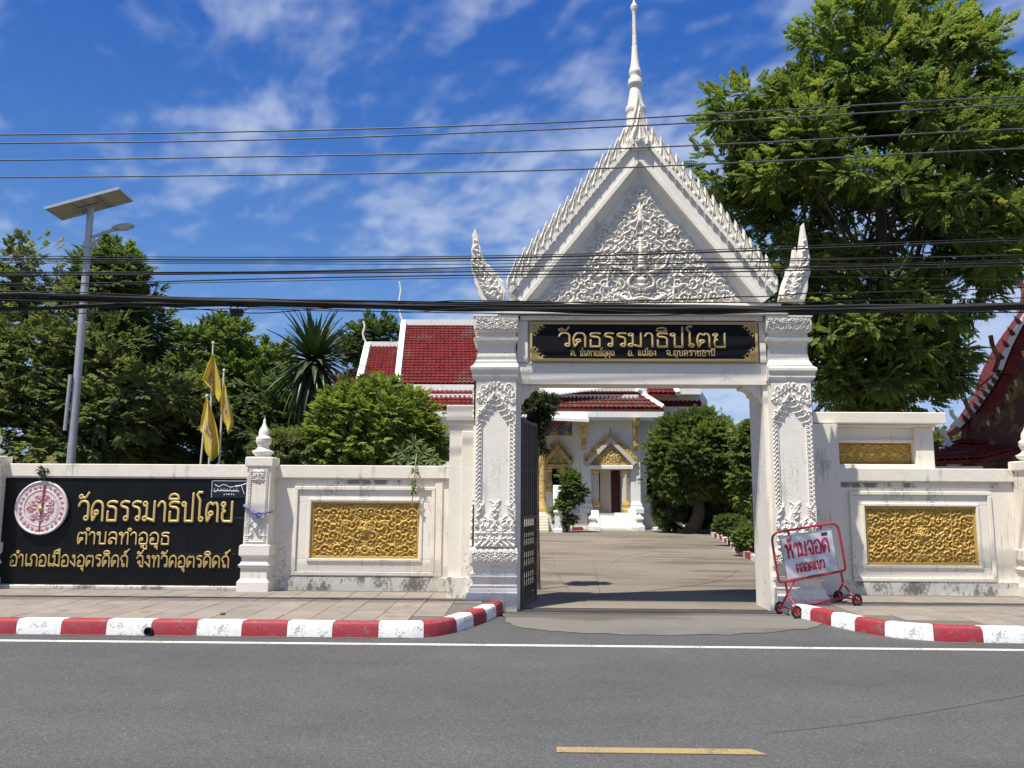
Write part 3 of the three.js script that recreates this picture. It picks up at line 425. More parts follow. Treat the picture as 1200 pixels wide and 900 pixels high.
// the black stone name wall
{
  const o = thing('name_wall', 'long white wall faced with black stone slabs and gold temple lettering', 'wall');
  mesh('wall_body', bx(-15, -4.36, 0.10, 1.88, WZ - 0.26, WZ), MAT.white, o);
  mesh('coping', [bx(-15, -4.36, 1.90, 2.105, WZ - 0.31, WZ + 0.075, 0.012), bx(-15, -4.36, 1.882, 1.899, WZ - 0.28, WZ + 0.05)], MAT.white, o);
  mesh('plinth', bx(-15, -4.36, 0.10, 0.20, WZ - 0.2, WZ + 0.10, 0.015), MAT.mould, o);
  const ys = [0.21, 0.70, 1.265, 1.875], xs = [-8.62, -7.05, -5.35, -4.38];
  for (let j = 0; j < 3; j++) for (let i = 0; i < 3; i++) mesh('stone_slab', bx(xs[i] + 0.0015, xs[i + 1] - 0.0015, ys[j] + 0.0015, ys[j + 1] - 0.0015, WZ + 0.002, WZ + 0.045 + 0.0008 * ((i * 3 + j * 5) % 4), 0.002), MAT.granite, o);
  const z = WZ + 0.058, px = (x, y) => P(x, y, z);
  const row = (n, s, x0, x1, yb, yt, rk) => { const a = px(x0, yb), b = px(x1, yb), c = px(x0, yt), g = part(n, o), h = c.y - a.y; thai(s, h, h * rk, b.x - a.x, MAT.letterGold, g, a.x, (a.y + b.y) / 2, z); };
  row('title_lettering', 'วัดธรรมาธิปไตย', 91, 272.5, 610.5, 588, 0.07);
  row('district_lettering', 'ตำบลทำอูอุธ', 90, 198, 637.5, 624, 0.076);
  row('province_lettering', 'อำเภอเมืองอุตรดิดถ์ จังทวัดอุตรดิดถ์', 11, 268, 664, 651, 0.078);
  // round crest, pale and pink
  const c = px(50, 595), s = part('round_crest', o); s.position.set(c.x, c.y, WZ + 0.05);
  const R = 0.425, disc = lathe([[0.001, 0.05], [R - 0.03, 0.05], [R - 0.025, 0.062], [R - 0.008, 0.062], [R, 0.05], [R, 0.0], [0.001, 0.0]], 56); disc.rotateX(Math.PI / 2); mesh('disc', disc, MAT.sealWhite, s);
  const ring = (r, t, m, n) => { const g = new THREE.TorusGeometry(r, t, 6, 56); g.scale(1, 1, 0.6); g.translate(0, 0, 0.051); mesh(n, g, m, s); };
  ring(R - 0.016, 0.018, MAT.rim, 'rim'); ring(0.285, 0.010, MAT.rim, 'inner_ring'); ring(0.268, 0.005, MAT.pink, 'inner_ring');
  const rel = new Relief(0.86, 0.86, 0.006), rnd = rng(77);
  for (let k = 0; k < 26; k++) { const a = k / 26 * 6.283, q = 0.338; if (Math.abs(Math.cos(a)) < 0.12) continue; const x = 0.43 + q * Math.cos(a), y = 0.43 + q * Math.sin(a); rel.spiral(x, y, 0.026, rnd() * 6, 1.0, k % 2 ? 1 : -1, 0.007, 0.010); rel.stroke([[x - 0.02 * Math.sin(a), y + 0.02 * Math.cos(a)], [x + 0.03 * Math.cos(a), y + 0.03 * Math.sin(a)]], 0.007, 0.005, 0.01); }
  for (let k = 0; k < 9; k++) { const a = k / 9 * 6.283 + 0.5, q = 0.17; rel.spiral(0.43 + q * Math.cos(a), 0.43 + q * Math.sin(a), 0.055, rnd() * 6, 1.2, k % 2 ? 1 : -1, 0.011, 0.014); rel.flame(0.43 + 0.1 * Math.cos(a), 0.43 + 0.1 * Math.sin(a), a, 0.12, k % 2 ? 1 : -1, 0.012); }
  mesh('crest_carving', rel.mesh(), MAT.pink, s, true).position.set(0, -0.43, 0.0505);
  mesh('crest_staff', [rod(V(0.015, -0.02, 0.055), V(0.03, 0.36, 0.055), 0.016, 0.02), rod(V(0.0, -0.36, 0.055), V(0.008, -0.05, 0.055), 0.012, 0.009)], MAT.pinkRed, s);
  mesh('crest_jewel', [lathe([[0.001, 0.05], [0.02, 0.02], [0.045, 0.0], [0.018, -0.03], [0.001, -0.05]], 10).translate(0, -0.01, 0.06)], MAT.letterGold, s);
  // small dark plaque in the corner, white script on it
  const a = px(248, 583), b = px(293, 564), pl = part('corner_plaque', o);
  mesh('plaque_plate', bx(a.x, b.x - 0.02, a.y, b.y, WZ + 0.049, WZ + 0.058), MAT.plaque, pl);
  mesh('plaque_edge', [bx(a.x, b.x - 0.02, b.y, b.y + 0.008, WZ + 0.049, WZ + 0.062), bx(a.x - 0.008, a.x, a.y, b.y, WZ + 0.049, WZ + 0.062)], MAT.plaqueText, pl);
  const pr = new Relief(0.58, 0.26, 0.005), pq = rng(5);
  for (let k = 0; k < 24; k++) { const x = 0.03 + k * 0.017, y = 0.10 + (pq() - 0.5) * 0.02; pr.spiral(x, y, 0.011, pq() * 6, 0.8, 1, 0.0055, 0.004); if (k % 3 === 0) pr.stroke([[x, y], [x + 0.01, y + 0.04]], 0.005, 0.004, 0.004); }
  for (let k = 0; k < 6; k++) pr.spiral(0.2 + k * 0.03, 0.045, 0.01, pq() * 6, 0.8, 1, 0.0055, 0.004);
  pr.stroke([[0.04, 0.2], [0.1, 0.17], [0.18, 0.2], [0.3, 0.16], [0.4, 0.19]], 0.007, 0.005, 0.005); pr.stroke([[0.38, 0.17], [0.46, 0.19], [0.55, 0.22]], 0.012, 0.008, 0.005); pr.stroke([[0.47, 0.18], [0.5, 0.1], [0.52, 0.05]], 0.008, 0.005, 0.005);
  mesh('plaque_script', pr.mesh(), MAT.plaqueText, pl, true).position.set((a.x + b.x) / 2 - 0.01, a.y + 0.005, WZ + 0.0585);
}

// wall posts with turned finials
function makePost(label) {
  const o = thing('wall_post', label, 'post', [0, 0.145, 0], 0, 'carved posts along the boundary wall');
  mesh('base', ringLathe([[0.045, 0], [0.045, 0.15], [0.02, 0.185], [0.005, 0.2], [0.005, 0.36], [0.03, 0.38], [0.04, 0.41], [0.02, 0.425], [0.0, 0.46], [0.0, 0.52], [0.035, 0.56], [0.035, 0.70], [0.01, 0.72]], 0.2, 0.17), MAT.white, o);
  mesh('shaft', ringLathe([[0.0, 0.72], [-0.01, 1.92]], 0.192, 0.162), MAT.white, o);
  mesh('cap', ringLathe([[-0.01, 1.92], [0.015, 1.94], [0.015, 2.06], [0.0, 2.075], [-0.08, 2.08]], 0.2, 0.17), MAT.white, o);
  mesh('finial', lathe([[0.12, 2.07], [0.12, 2.1], [0.16, 2.14], [0.175, 2.17], [0.13, 2.19], [0.10, 2.21], [0.085, 2.25], [0.11, 2.29], [0.125, 2.34], [0.115, 2.36], [0.125, 2.38], [0.10, 2.40], [0.075, 2.43], [0.085, 2.46], [0.07, 2.52], [0.035, 2.58], [0.018, 2.64], [0.022, 2.66], [0.001, 2.72]], 14), MAT.relief, o);
  const r = new Relief(0.34, 1.16, 0.006), B = (x, d) => r.stroke([[x, 0.02], [x, 1.14]], 0.008, 0.008, 0.014);
  B(0.02); B(0.32); for (let k = 0; k < 34; k++) { r.dot(0.045, 0.05 + k * 0.032, 0.016, 0.02); r.dot(0.295, 0.05 + k * 0.032, 0.016, 0.02); }
  r.stroke([[0.02, 1.14], [0.32, 1.14]], 0.01, 0.01, 0.014); r.stroke([[0.02, 0.02], [0.32, 0.02]], 0.01, 0.01, 0.014);
  for (const [y, a] of [[1.08, -1.1], [1.06, -2.0], [1.1, -0.4]]) { r.flame(0.17, y, a, 0.13, 1, 0.03, 0.2); r.flame(0.17, y, Math.PI - a, 0.13, -1, 0.03, 0.2); }
  r.spiral(0.12, 1.05, 0.035, 0, 1.2, 1, 0.01, 0.025); r.spiral(0.22, 1.05, 0.035, 3.14, 1.2, -1, 0.01, 0.025);
  r.dot(0.17, 0.27, 0.055, 0.05); r.dot(0.17, 0.24, 0.03, 0.06); r.spiral(0.17, 0.27, 0.07, 0, 1.3, 1, 0.012, 0.035);
  for (let k = 0; k < 7; k++) r.flame(0.17, 0.28, 0.2 + k * 0.46, 0.15, k > 3 ? -1 : 1, 0.035, 0.16);
  r.flame(0.1, 0.2, -2.0, 0.14, 1, 0.03); r.flame(0.24, 0.2, -1.1, 0.14, -1, 0.03);
  mesh('shaft_ornament', r.mesh(), MAT.relief, o, true).position.set(0, 0.74, 0.158);
  return o;
}
{
  const p = makePost('carved white wall post with a knotted violet ribbon, beside the black name wall'); p.position.set(-4.19, 0.145, WZ + 0.16);
  const plain = p.clone(); plain.name = numbered('wall_post'); scene.add(plain); plain.position.x = -8.56; plain.userData.label = 'carved white wall post at the crest end of the black name wall';
  const r3 = p.clone(); r3.name = numbered('wall_post'); scene.add(r3); r3.position.x = 7.90; r3.userData.label = 'carved white wall post in front of the dark temple gable';
  const rb = tag(mesh('ribbon', [tube([V(-0.205, 1.33, 0.03), V(-0.2, 1.31, 0.17), V(-0.05, 1.24, 0.2), V(0.08, 1.20, 0.2), V(0.2, 1.22, 0.17), V(0.205, 1.22, 0.03)], 0.018, 24, 6), tube([V(-0.08, 1.25, 0.2), V(-0.02, 1.2, 0.225), V(0.06, 1.2, 0.22)], 0.03, 10, 6), tube([V(0.0, 1.22, 0.2), V(0.04, 1.14, 0.21), V(0.1, 1.17, 0.215)], 0.016, 10, 6)], MAT.purple, scene), 'faded violet ribbon tied round the wall post', 'ribbon'); rb.position.copy(p.position);
}
// weathered further walls beyond the frame keep the boundary closed
// ------------------------------------------------------------------ the gateway
const gate = thing('temple_gate', 'tall white ornamental temple gateway with gable, spire and black name board', 'gateway');
const GX = 1.74, GZ = -11.72, HI = 1.83, HW = 0.315;      // centre line, front plane, half clear width, half pillar width
function shaftRelief() {
  const w = 0.59, h = 2.46, r = new Relief(w, h, 0.008), rnd = rng(91), U = (x) => Math.abs(x - w / 2) / (w / 2);
  const archY = (x) => { const u = U(x); return h - (0.25 + 0.42 * Math.pow(u, 1.1) + 0.035 * Math.abs(((u * 3.2) % 1) - 0.5)); };
  r.fill((x, y) => y > archY(x), 0.03);
  const footY = (x) => { const u = U(x); return 0.34 + 0.28 * Math.pow(Math.abs(Math.cos(u * Math.PI * 0.95)), 1.6); };
  r.fill((x, y) => y < footY(x), 0.03);
  for (const s of [-1, 1]) {                               // bead-and-braid borders
    const X = (u) => w / 2 + s * u * w / 2;
    r.stroke([[X(0.97), 0.02], [X(0.97), h - 0.02]], 0.011, 0.011, 0.03); r.stroke([[X(0.70), 0.45], [X(0.70), h - 0.5]], 0.008, 0.008, 0.022);
    for (let y = 0.42; y < h - 0.5; y += 0.062) { r.stroke([[X(0.93), y], [X(0.83), y + 0.05], [X(0.74), y + 0.035]], 0.018, 0.008, 0.036, 0.02); r.dot(X(0.78), y, 0.016, 0.028); }
    for (let k = 0; k < 5; k++) { r.flame(X(0.12 + k * 0.18), h - 0.22 - k * 0.075, -Math.PI / 2 - s * 0.25, 0.15, s, 0.052, 0.2); r.flame(X(0.1 + k * 0.19), h - 0.05 - k * 0.04, -Math.PI / 2 + s * 0.5, 0.16, -s, 0.055, 0.2); }
    for (const [u, y, q] of [[0.25, h - 0.1, 0.05], [0.62, h - 0.12, 0.06], [0.55, h - 0.3, 0.05], [0.85, h - 0.32, 0.045], [0.84, h - 0.5, 0.04]]) r.spiral(X(u), y, q, rnd() * 6, 1.3, s, 0.012, 0.052);
    for (let k = 0; k < 4; k++) { const x = X(0.08 + k * 0.28); r.flame(x, 0.02, Math.PI / 2 + s * 0.1, 0.36 + 0.1 * ((k + 1) % 2), s, 0.075, 0.09); r.flame(x, 0.12, Math.PI / 2 - s * 0.6, 0.16, -s, 0.065, 0.2); r.flame(x, 0.2, Math.PI / 2 + s * 0.7, 0.16, s, 0.065, 0.2); r.flame(x, 0.3, Math.PI / 2 - s * 0.3, 0.14, s, 0.065, 0.2); }
    for (const [u, y] of [[0.9, 0.5], [0.85, 0.58], [0.05, 0.5], [0.1, 0.58]]) r.flame(X(u), y - 0.06, Math.PI / 2 + s * 0.15, 0.16, s, 0.06, 0.16);
    for (const [u, y, q] of [[0.3, 0.15, 0.045], [0.7, 0.15, 0.045], [0.5, 0.3, 0.04], [0.9, 0.3, 0.035]]) r.spiral(X(u), y, q, rnd() * 6, 1.2, s, 0.012, 0.062);
  }
  return r.mesh();
}
function friezeRelief(w, h, seed, R = 0.06) { return scrollField(w, h, 0.007, R, 0.03, seed).mesh(); }
const gShaft = shaftRelief(), gCapFrieze = friezeRelief(0.62, 0.17, 31), gBaseFrieze = friezeRelief(0.66, 0.15, 33);
function pillar(sx) {
  const o = part('pillar', gate), cx = GX + sx * (HI + HW + 0.035), D = 0.36; o.position.set(cx, 0, GZ - D);
  mesh('pier', bx(-HW + 0.03, HW - 0.03, -0.02, 4.3, -D - 0.14, D - 0.04), MAT.gate, o);
  mesh('inner_jamb', bx(-sx * (HW - 0.034), -sx * (HW + 0.055), -0.02, 3.40, -D - 0.14, D - 0.12), MAT.gate, o);
  mesh('base', ringLathe([[0.095, 0.0], [0.095, 0.22], [0.075, 0.25], [0.055, 0.27], [0.055, 0.31], [0.03, 0.35], [0.0, 0.38], [0.0, 0.44], [0.035, 0.46], [0.045, 0.485], [0.03, 0.51], [-0.005, 0.54], [-0.01, 0.60], [0.04, 0.65], [0.05, 0.67], [0.05, 0.86], [0.0, 0.90]], HW, D, 0, 0, -sx), MAT.gate, o);
  mesh('shaft', bx(-HW + 0.01, HW - 0.01, 0.88, 3.38, -D + 0.01, D - 0.012, 0.006), MAT.gate, o);
  mesh('capital', ringLathe([[-0.02, 3.34], [0.02, 3.36], [0.045, 3.40], [0.045, 3.46], [0.07, 3.50], [0.07, 3.54], [0.03, 3.57], [-0.015, 3.66], [-0.03, 3.78], [-0.025, 3.90], [0.0, 3.945], [0.035, 3.955], [0.035, 3.99], [0.0, 4.0], [-0.02, 4.03], [-0.02, 4.08], [0.025, 4.10], [0.03, 4.12], [0.03, 4.30], [0.045, 4.315], [0.045, 4.335]], HW, D, 0, 0, -sx), MAT.gate, o);
  for (const [n, g, y, z] of [['shaft_ornament', gShaft, 0.9, D - 0.012], ['capital_ornament', gCapFrieze, 4.115, D + 0.03], ['base_ornament', gBaseFrieze, 0.685, D + 0.05]]) mesh(n, g, MAT.relief, o, true).position.set(0, y, z);
  const side = mesh('side_ornament', gShaft, MAT.relief, o, true); side.position.set(sx * (HW - 0.01), 0.9, 0); side.rotation.y = sx * Math.PI / 2;
  return o;
}
pillar(-1); pillar(1);
// lintel with shaped brackets
{
  const o = part('lintel', gate), z1 = GZ - 0.12, z0 = GZ - 0.58, a = GX - HI - 0.04, b = GX + HI + 0.04;
  mesh('beam', bx(a, b, 3.31, 4.32, z0, z1), MAT.gate, o);
  mesh('lower_fascia', bx(a, b, 3.30, 3.62, z1 - 0.01, z1 + 0.03, 0.006), MAT.gate, o);
  mesh('upper_cornice', [bx(GX - 1.83, GX + 1.83, 4.27, 4.34, z0 - 0.02, z1 + 0.09, 0.012)], MAT.gate, o);
  mesh('side_strip', bx(a, a + 0.16, 3.63, 4.265, z1 - 0.01, z1 + 0.045, 0.006), MAT.gate, o); mesh('side_strip', bx(b - 0.1, b, 3.63, 4.265, z1 - 0.01, z1 + 0.045, 0.006), MAT.gate, o);
  for (const s of [-1, 1]) { const g = extrude([[0, 0], [0.34, 0], [0.33, -0.04], [0.26, -0.05], [0.2, -0.09], [0.18, -0.15], [0.1, -0.19], [0.08, -0.26], [0, -0.28]], 0.34, 0.006); if (s > 0) g.scale(-1, 1, 1); const m = mesh('bracket', flatN(s > 0 ? flipWind(g) : g), MAT.gate, o); m.position.set(s < 0 ? a + 0.005 : b - 0.005, 3.306, z0 + 0.06); }
}
function flipWind(g) { if (g.index) g = g.toNonIndexed(); const p = g.attributes.position; for (let i = 0; i < p.count; i += 3) { const x = p.getX(i + 1), y = p.getY(i + 1), z = p.getZ(i + 1); p.setXYZ(i + 1, p.getX(i + 2), p.getY(i + 2), p.getZ(i + 2)); p.setXYZ(i + 2, x, y, z); } return g; }
// black name board
{
  const o = part('name_board', gate), z = GZ - 0.045, a = P(622.5, 421.5, z), b = P(885.5, 378.5, z), x0 = a.x, x1 = b.x, y0 = a.y, y1 = b.y - 0.01;
  mesh('board', bx(x0, x1, y0, y1, z - 0.06, z), MAT.boardBlack, o);
  for (const [u0, u1, v0, v1] of [[x0 - 0.02, x1 + 0.02, y0 - 0.02, y0 + 0.018], [x0 - 0.02, x1 + 0.02, y1 - 0.018, y1 + 0.02], [x0 - 0.02, x0 + 0.018, y0 + 0.018, y1 - 0.018], [x1 - 0.018, x1 + 0.02, y0 + 0.018, y1 - 0.018]]) mesh('gilt_frame', bx(u0, u1, v0, v1, z - 0.05, z + 0.014, 0.005), MAT.boardGold, o);
  const cr = new Relief(0.2, 0.2, 0.004), rn = rng(8);
  cr.fill((x, y) => { const e = 0.17 - x; return e > 0 && y < e - 0.02 * Math.sin(x * 70); }, 0.006); for (let k = 0; k < 7; k++) cr.spiral(0.025 + 0.02 * (k % 3) * 1.3, 0.03 + 0.045 * Math.floor(k / 3), 0.02, rn() * 6, 1.1, 1, 0.005, 0.013); for (const [x, y, t] of [[0.02, 0.15, 0.6], [0.06, 0.11, 0.8], [0.1, 0.06, 0.7], [0.15, 0.02, 0.9]]) cr.flame(x, y, t, 0.05, 1, 0.012, 0.2);
  const cg = cr.mesh(); cg.translate(0.1, 0, 0);
  for (const [x, y, s, t] of [[x0 + 0.016, y0 + 0.016, 1, 1], [x1 - 0.016, y0 + 0.016, -1, 1], [x0 + 0.016, y1 - 0.016, 1, -1], [x1 - 0.016, y1 - 0.016, -1, -1]]) { const g = cg.clone().toNonIndexed(); g.scale(s, t, 1); if (s * t < 0) flipWind(g); g.computeVertexNormals(); mesh('corner_ornament', g, MAT.boardGold, o).position.set(x, y, z + 0.0006); }
  const zl = z + 0.006, q = (x, y) => P(x, y, zl), row = (s, xa, xb, yb, yt, rk) => { const e = q(xa, yb), f = q(xb, yb), t = q(xa, yt), h = t.y - e.y; thai(s, h, h * rk, f.x - e.x, MAT.boardGold, o, e.x, (e.y + f.y) / 2, zl); };
  row('วัดธรรมาธิปไตย', 655, 851, 406.5, 390.5, 0.08);
  row('ต. ช่นหายข์อุดุถ', 669, 720, 417, 411, 0.1); row('อ. แเมือง', 736, 769, 417, 411, 0.1); row('จ.อุบลราชธานี', 781, 838, 417, 411, 0.1);
}
// gable: raking boards, soffit, tympanum with carving
const gable = part('gable', gate);
const apexIn = [GX, 6.74], footIn = 1.775, footY = 4.50;    // inner edge of the raking boards
{
  const zF = GZ + 0.10, zB = GZ - 0.62, sl = (apexIn[1] - footY) / footIn, nx = sl / Math.hypot(1, sl), ny = 1 / Math.hypot(1, sl), TW = 0.25;
  mesh('cornice', [bx(GX - 2.18, GX + 2.18, 4.345, 4.46, GZ - 0.64, GZ + 0.06, 0.015), bx(GX - 2.1, GX + 2.1, 4.46, 4.53, GZ - 0.6, GZ + 0.0, 0.012)], MAT.gate, gable);
  for (const s of [-1, 1]) {
    const q = (u, t) => { // u runs from the foot (0) to the apex (1); t is the distance outwards
      const x = lerp(footIn, 0, u), y = lerp(footY, apexIn[1], u); return [GX + s * (x + nx * t), y + ny * t]; };
    const band = (t0, t1, z0, z1, n, e0 = 0) => { // mitred at the centre line
      const xa = (t) => { const p = q(0, t); return p; }, top = (t) => [GX, apexIn[1] + t / ny];
      const pts = [xa(t0), top(t0), top(t1), xa(t1)]; if (s < 0) pts.reverse(); const g = extrude(pts, z1 - z0, 0); g.translate(0, 0, z0); return mesh(n, flatN(g), MAT.gate, gable); };
    band(0.0, 0.055, zF - 0.1, zF + 0.0, 'inner_bead'); band(0.057, 0.24, zF - 0.12, zF - 0.025, 'raking_board'); band(0.242, 0.30, zF - 0.14, zF + 0.02, 'upper_bead');
    band(0.02, 0.285, zB, zF - 0.145, 'roof_slab');
    // splayed soffit between the raking board and the tympanum
    const zt = zF - 0.17, p0 = q(0, 0), p1 = [GX, apexIn[1]], d = 0.12, r0 = [GX + s * (footIn - d / nx), footY], r1 = [GX, apexIn[1] - d / ny];
    const A = V(p0[0], p0[1], zF - 0.09), B = V(p1[0], p1[1], zF - 0.09), C = V(r1[0], r1[1], zt), D = V(r0[0], r0[1], zt);
    mesh('soffit', s < 0 ? quad(A, D, C, B) : quad(A, B, C, D), MAT.gate, gable);
  }
  // tympanum
  const zt = zF - 0.175, d = 0.11, hw = footIn - d / nx, hh = hw * sl, y0 = 4.53;
  const tg = extrude([[GX - hw - 0.1, footY], [GX + hw + 0.1, footY], [GX, footY + hh + 0.15]], 0.16, 0); tg.translate(0, 0, zt - 0.16); const ty = mesh('tympanum', flatN(tg), MAT.gate, gable);
  const W = 2 * hw, H = hh - 0.06, inTri = (x, y, m = 0.02) => y < (W / 2 - Math.abs(x - W / 2)) * sl - m && y > 0;
  const r = scrollField(W, H, 0.009, 0.125, 0.06, 222, (x, y) => inTri(x, y, 0.22) && !(Math.abs(x - W / 2) < 0.16 && y < 0.9)), c = W / 2;
  for (let k = 0; k < 11; k++) { const u = k / 11, x = c - W / 2 * (0.88 - u * 0.8), y = 0.06 + u * 1.35; if (inTri(x, y, 0.05)) { r.flame(x, y, 1.0, 0.17, -1, 0.022, 0.12); r.flame(x + 0.03, y + 0.02, 1.8, 0.11, 1, 0.02, 0.12); } }
  for (let k = 0; k < 9; k++) { const x = c - W / 2 * (0.9 - k * 0.095), y = 0.05 + k * 0.13; if (inTri(x, y)) { r.flame(x, y, 1.15, 0.2, -1, 0.06, 0.17); r.flame(x + 0.1, y, 1.35, 0.18, -1, 0.055, 0.17); } }
  for (let k = 0; k < 6; k++) { const x = c - 0.62 + k * 0.1, y = 0.42 + k * 0.17; if (inTri(x, y)) r.flame(x, y, 1.3, 0.26, -1, 0.065, 0.17); }
  // seated crowned figure framed by a pointed halo
  r.stroke([[c - 0.34, 0.12], [c - 0.2, 0.05], [c, 0.09], [c + 0.2, 0.05], [c + 0.34, 0.12]], 0.035, 0.035, 0.09); for (let k = 0; k < 7; k++) r.flame(c - 0.42 + k * 0.06, 0.02, 1.9 - k * 0.1, 0.17, 1, 0.08, 0.18); r.dot(c, 0.27, 0.075, 0.10); r.dot(c, 0.36, 0.085, 0.105); for (let k = 0; k < 6; k++) r.flame(c - 0.02, 0.14 + k * 0.07, 2.6 - k * 0.2, 0.2, 1, 0.10, 0.15);
  r.stroke([[c - 0.08, 0.46], [c - 0.17, 0.38], [c - 0.18, 0.28], [c - 0.07, 0.23]], 0.03, 0.022, 0.1); r.stroke([[c - 0.12, 0.48], [c - 0.34, 0.56], [c - 0.42, 0.74]], 0.03, 0.02, 0.085);
  r.dot(c, 0.56, 0.06, 0.12); r.dot(c, 0.64, 0.065, 0.10); r.dot(c, 0.70, 0.05, 0.10); for (let k = 0; k < 5; k++) r.flame(c - 0.05, 0.5 + k * 0.09, 2.4 - k * 0.12, 0.17, 1, 0.09, 0.16); r.stroke([[c, 0.76], [c, 0.9], [c, 1.06]], 0.045, 0.008, 0.09, 0.04);
  r.stroke([[c - 0.48, 0.1], [c - 0.5, 0.4], [c - 0.36, 0.78], [c - 0.14, 1.02], [c, 1.34]], 0.02, 0.014, 0.06); for (let k = 0; k < 7; k++) r.flame(c - 0.5 + k * 0.068, 0.25 + k * 0.15, 2.3 - k * 0.1, 0.2, 1, 0.07, 0.17);
  r.stroke([[c, 1.3], [c, 1.5], [c, 1.72]], 0.05, 0.006, 0.07, 0.03); r.mirror(); r.cut((x, y) => !inTri(x, y, 0.01));
  const tr = mesh('tympanum_carving', r.mesh(), MAT.relief, gable, true); tr.position.set(GX, y0, zt + 0.001);
  // flame leaves standing along the rakes, each one its own piece
  const leafShape = [[-0.11, -0.04], [-0.135, 0.06], [-0.12, 0.15], [-0.07, 0.20], [-0.075, 0.26], [-0.03, 0.30], [-0.012, 0.38], [0.012, 0.52], [0.03, 0.38], [0.06, 0.31], [0.085, 0.25], [0.08, 0.2], [0.125, 0.14], [0.125, 0.05], [0.11, -0.04]];
  const lg = [extrude(leafShape, 0.05, 0.012)];
  const lr = new Relief(0.28, 0.54, 0.007); lr.sharp = true; for (const q of [-1, 1]) { lr.stroke([[0.14 + q * 0.10, 0.0], [0.14 + q * 0.115, 0.1], [0.14 + q * 0.06, 0.22], [0.14 + q * 0.02, 0.36], [0.145, 0.48]], 0.022, 0.012, 0.035); lr.spiral(0.14 + q * 0.05, 0.05, 0.035, 1.57, 1.1, q, 0.013, 0.03); } lr.stroke([[0.14, 0.06], [0.14, 0.16], [0.142, 0.34]], 0.045, 0.008, 0.05, 0.02); lr.sharp = false;
  const lrg = lr.mesh().toNonIndexed(); lrg.translate(0.0, 0, 0.061);
  const leafG = merge([flatN(lg[0]), lrg]), leafM = flipWind(leafG.clone().scale(-1, 1, 1)); leafM.computeVertexNormals();
  const N = 15;
  for (const s of [-1, 1]) for (let k = 0; k < N; k++) {
    const u = 0.035 + k * (0.93 / N), x = lerp(footIn, 0, u), y = lerp(footY, apexIn[1], u), t = 0.305, kk = lerp(1.02, 0.9, u);
    const m = mesh('crest_leaf', s < 0 ? leafG : leafM, MAT.relief, gable, true); m.scale.set(kk * 0.76, kk * 0.92, kk); m.position.set(GX + s * (x + nx * t - 0.02), y + ny * t - 0.0, zF - 0.06); m.rotation.z = s * (0.10 + 0.02 * ((k * 7) % 3));
  }
  // corner finials
  const fL = [[589, 353], [591.5, 342], [588, 335], [588.5, 330], [583, 325], [582, 320], [576, 317], [573, 312], [568, 309], [566, 303], [562.5, 299], [562, 291], [559.5, 286], [559, 278], [556.8, 269], [554.8, 276], [555.5, 286], [553.5, 293], [554.5, 300], [552.5, 306], [554, 313], [554, 319], [557, 326], [558, 333], [561, 340], [562, 346], [566, 353]];
  const fR = [[916, 351], [918, 340], [920.5, 330], [924, 322], [925, 316], [928, 317], [930.5, 308], [932, 291], [934, 303], [935.5, 312], [938, 308], [938.5, 298], [940, 288], [942, 263], [944, 279], [946, 292], [948, 302], [947, 310], [948.5, 318], [945.5, 328], [945.5, 338], [942, 351]];
  for (const [pts, mir] of [[fL, 1], [fR, -1]]) {
    const zf = GZ - 0.06, q = pts.map(([x, y]) => { const p = P(x, y, zf + 0.06); return [p.x, p.y]; }), g = extrude(mir > 0 ? q : q.slice().reverse(), 0.14, 0.02); g.translate(0, 0, zf - 0.09);
    const o = part('corner_finial', gable); mesh('finial_body', flatN(g), MAT.relief, o);
    const w = 0.6, rr = new Relief(w, 1.2, 0.008); const m = (x) => (mir > 0 ? x : w - x);
    rr.spiral(m(0.38), 0.13, 0.10, 0, 1.4, mir, 0.018, 0.04); rr.spiral(m(0.24), 0.24, 0.07, 2, 1.3, -mir, 0.015, 0.035); for (let k = 0; k < 5; k++) rr.flame(m(0.36 - k * 0.055), 0.1 + k * 0.11, mir > 0 ? 2.1 - k * 0.05 : 1.04 + k * 0.05, 0.2, mir, 0.05, 0.15);
    for (let k = 0; k < 4; k++) rr.flame(m(0.46 - k * 0.04), 0.05 + k * 0.09, mir > 0 ? 1.5 : 1.64, 0.15, -mir, 0.03, 0.15);
    const fx = mir > 0 ? P(571, 353, GZ).x : P(930, 351, GZ).x, inside = (x, y) => { let k = false; const X = x - w / 2 + fx, Y = y + 4.55; for (let i = 0, j = q.length - 1; i < q.length; j = i++) { const [a, b] = q[i], [e, f] = q[j]; if ((b > Y) !== (f > Y) && X < (e - a) * (Y - b) / (f - b) + a) k = !k; } return k; };
    for (let k = 0; k < 9; k++) rr.flame(m(0.30 - k * 0.022), 0.18 + k * 0.085, mir > 0 ? 1.9 : 1.24, 0.15, k % 2 ? mir : -mir, 0.045, 0.16); rr.stroke([[m(0.3), 0.3], [m(0.17), 0.6], [m(0.13), 0.95]], 0.03, 0.008, 0.03); rr.cut((x, y) => !inside(x, y)); mesh('finial_carving', rr.mesh(), MAT.relief, o, true).position.set(fx, 4.55, zf + 0.071);
  }
  // spire on a stepped, leaf-clad foot
  const sp = part('spire', gate), sz = GZ - 0.26; sp.position.set(GX + 0.0, 0, sz);
  mesh('spire_foot', ringLathe([[0.22, 6.92], [0.17, 7.02], [0.13, 7.12], [0.12, 7.17], [0.085, 7.24], [0.075, 7.34], [0.045, 7.42], [0.04, 7.56]], 0.11, 0.11), MAT.gate, sp);
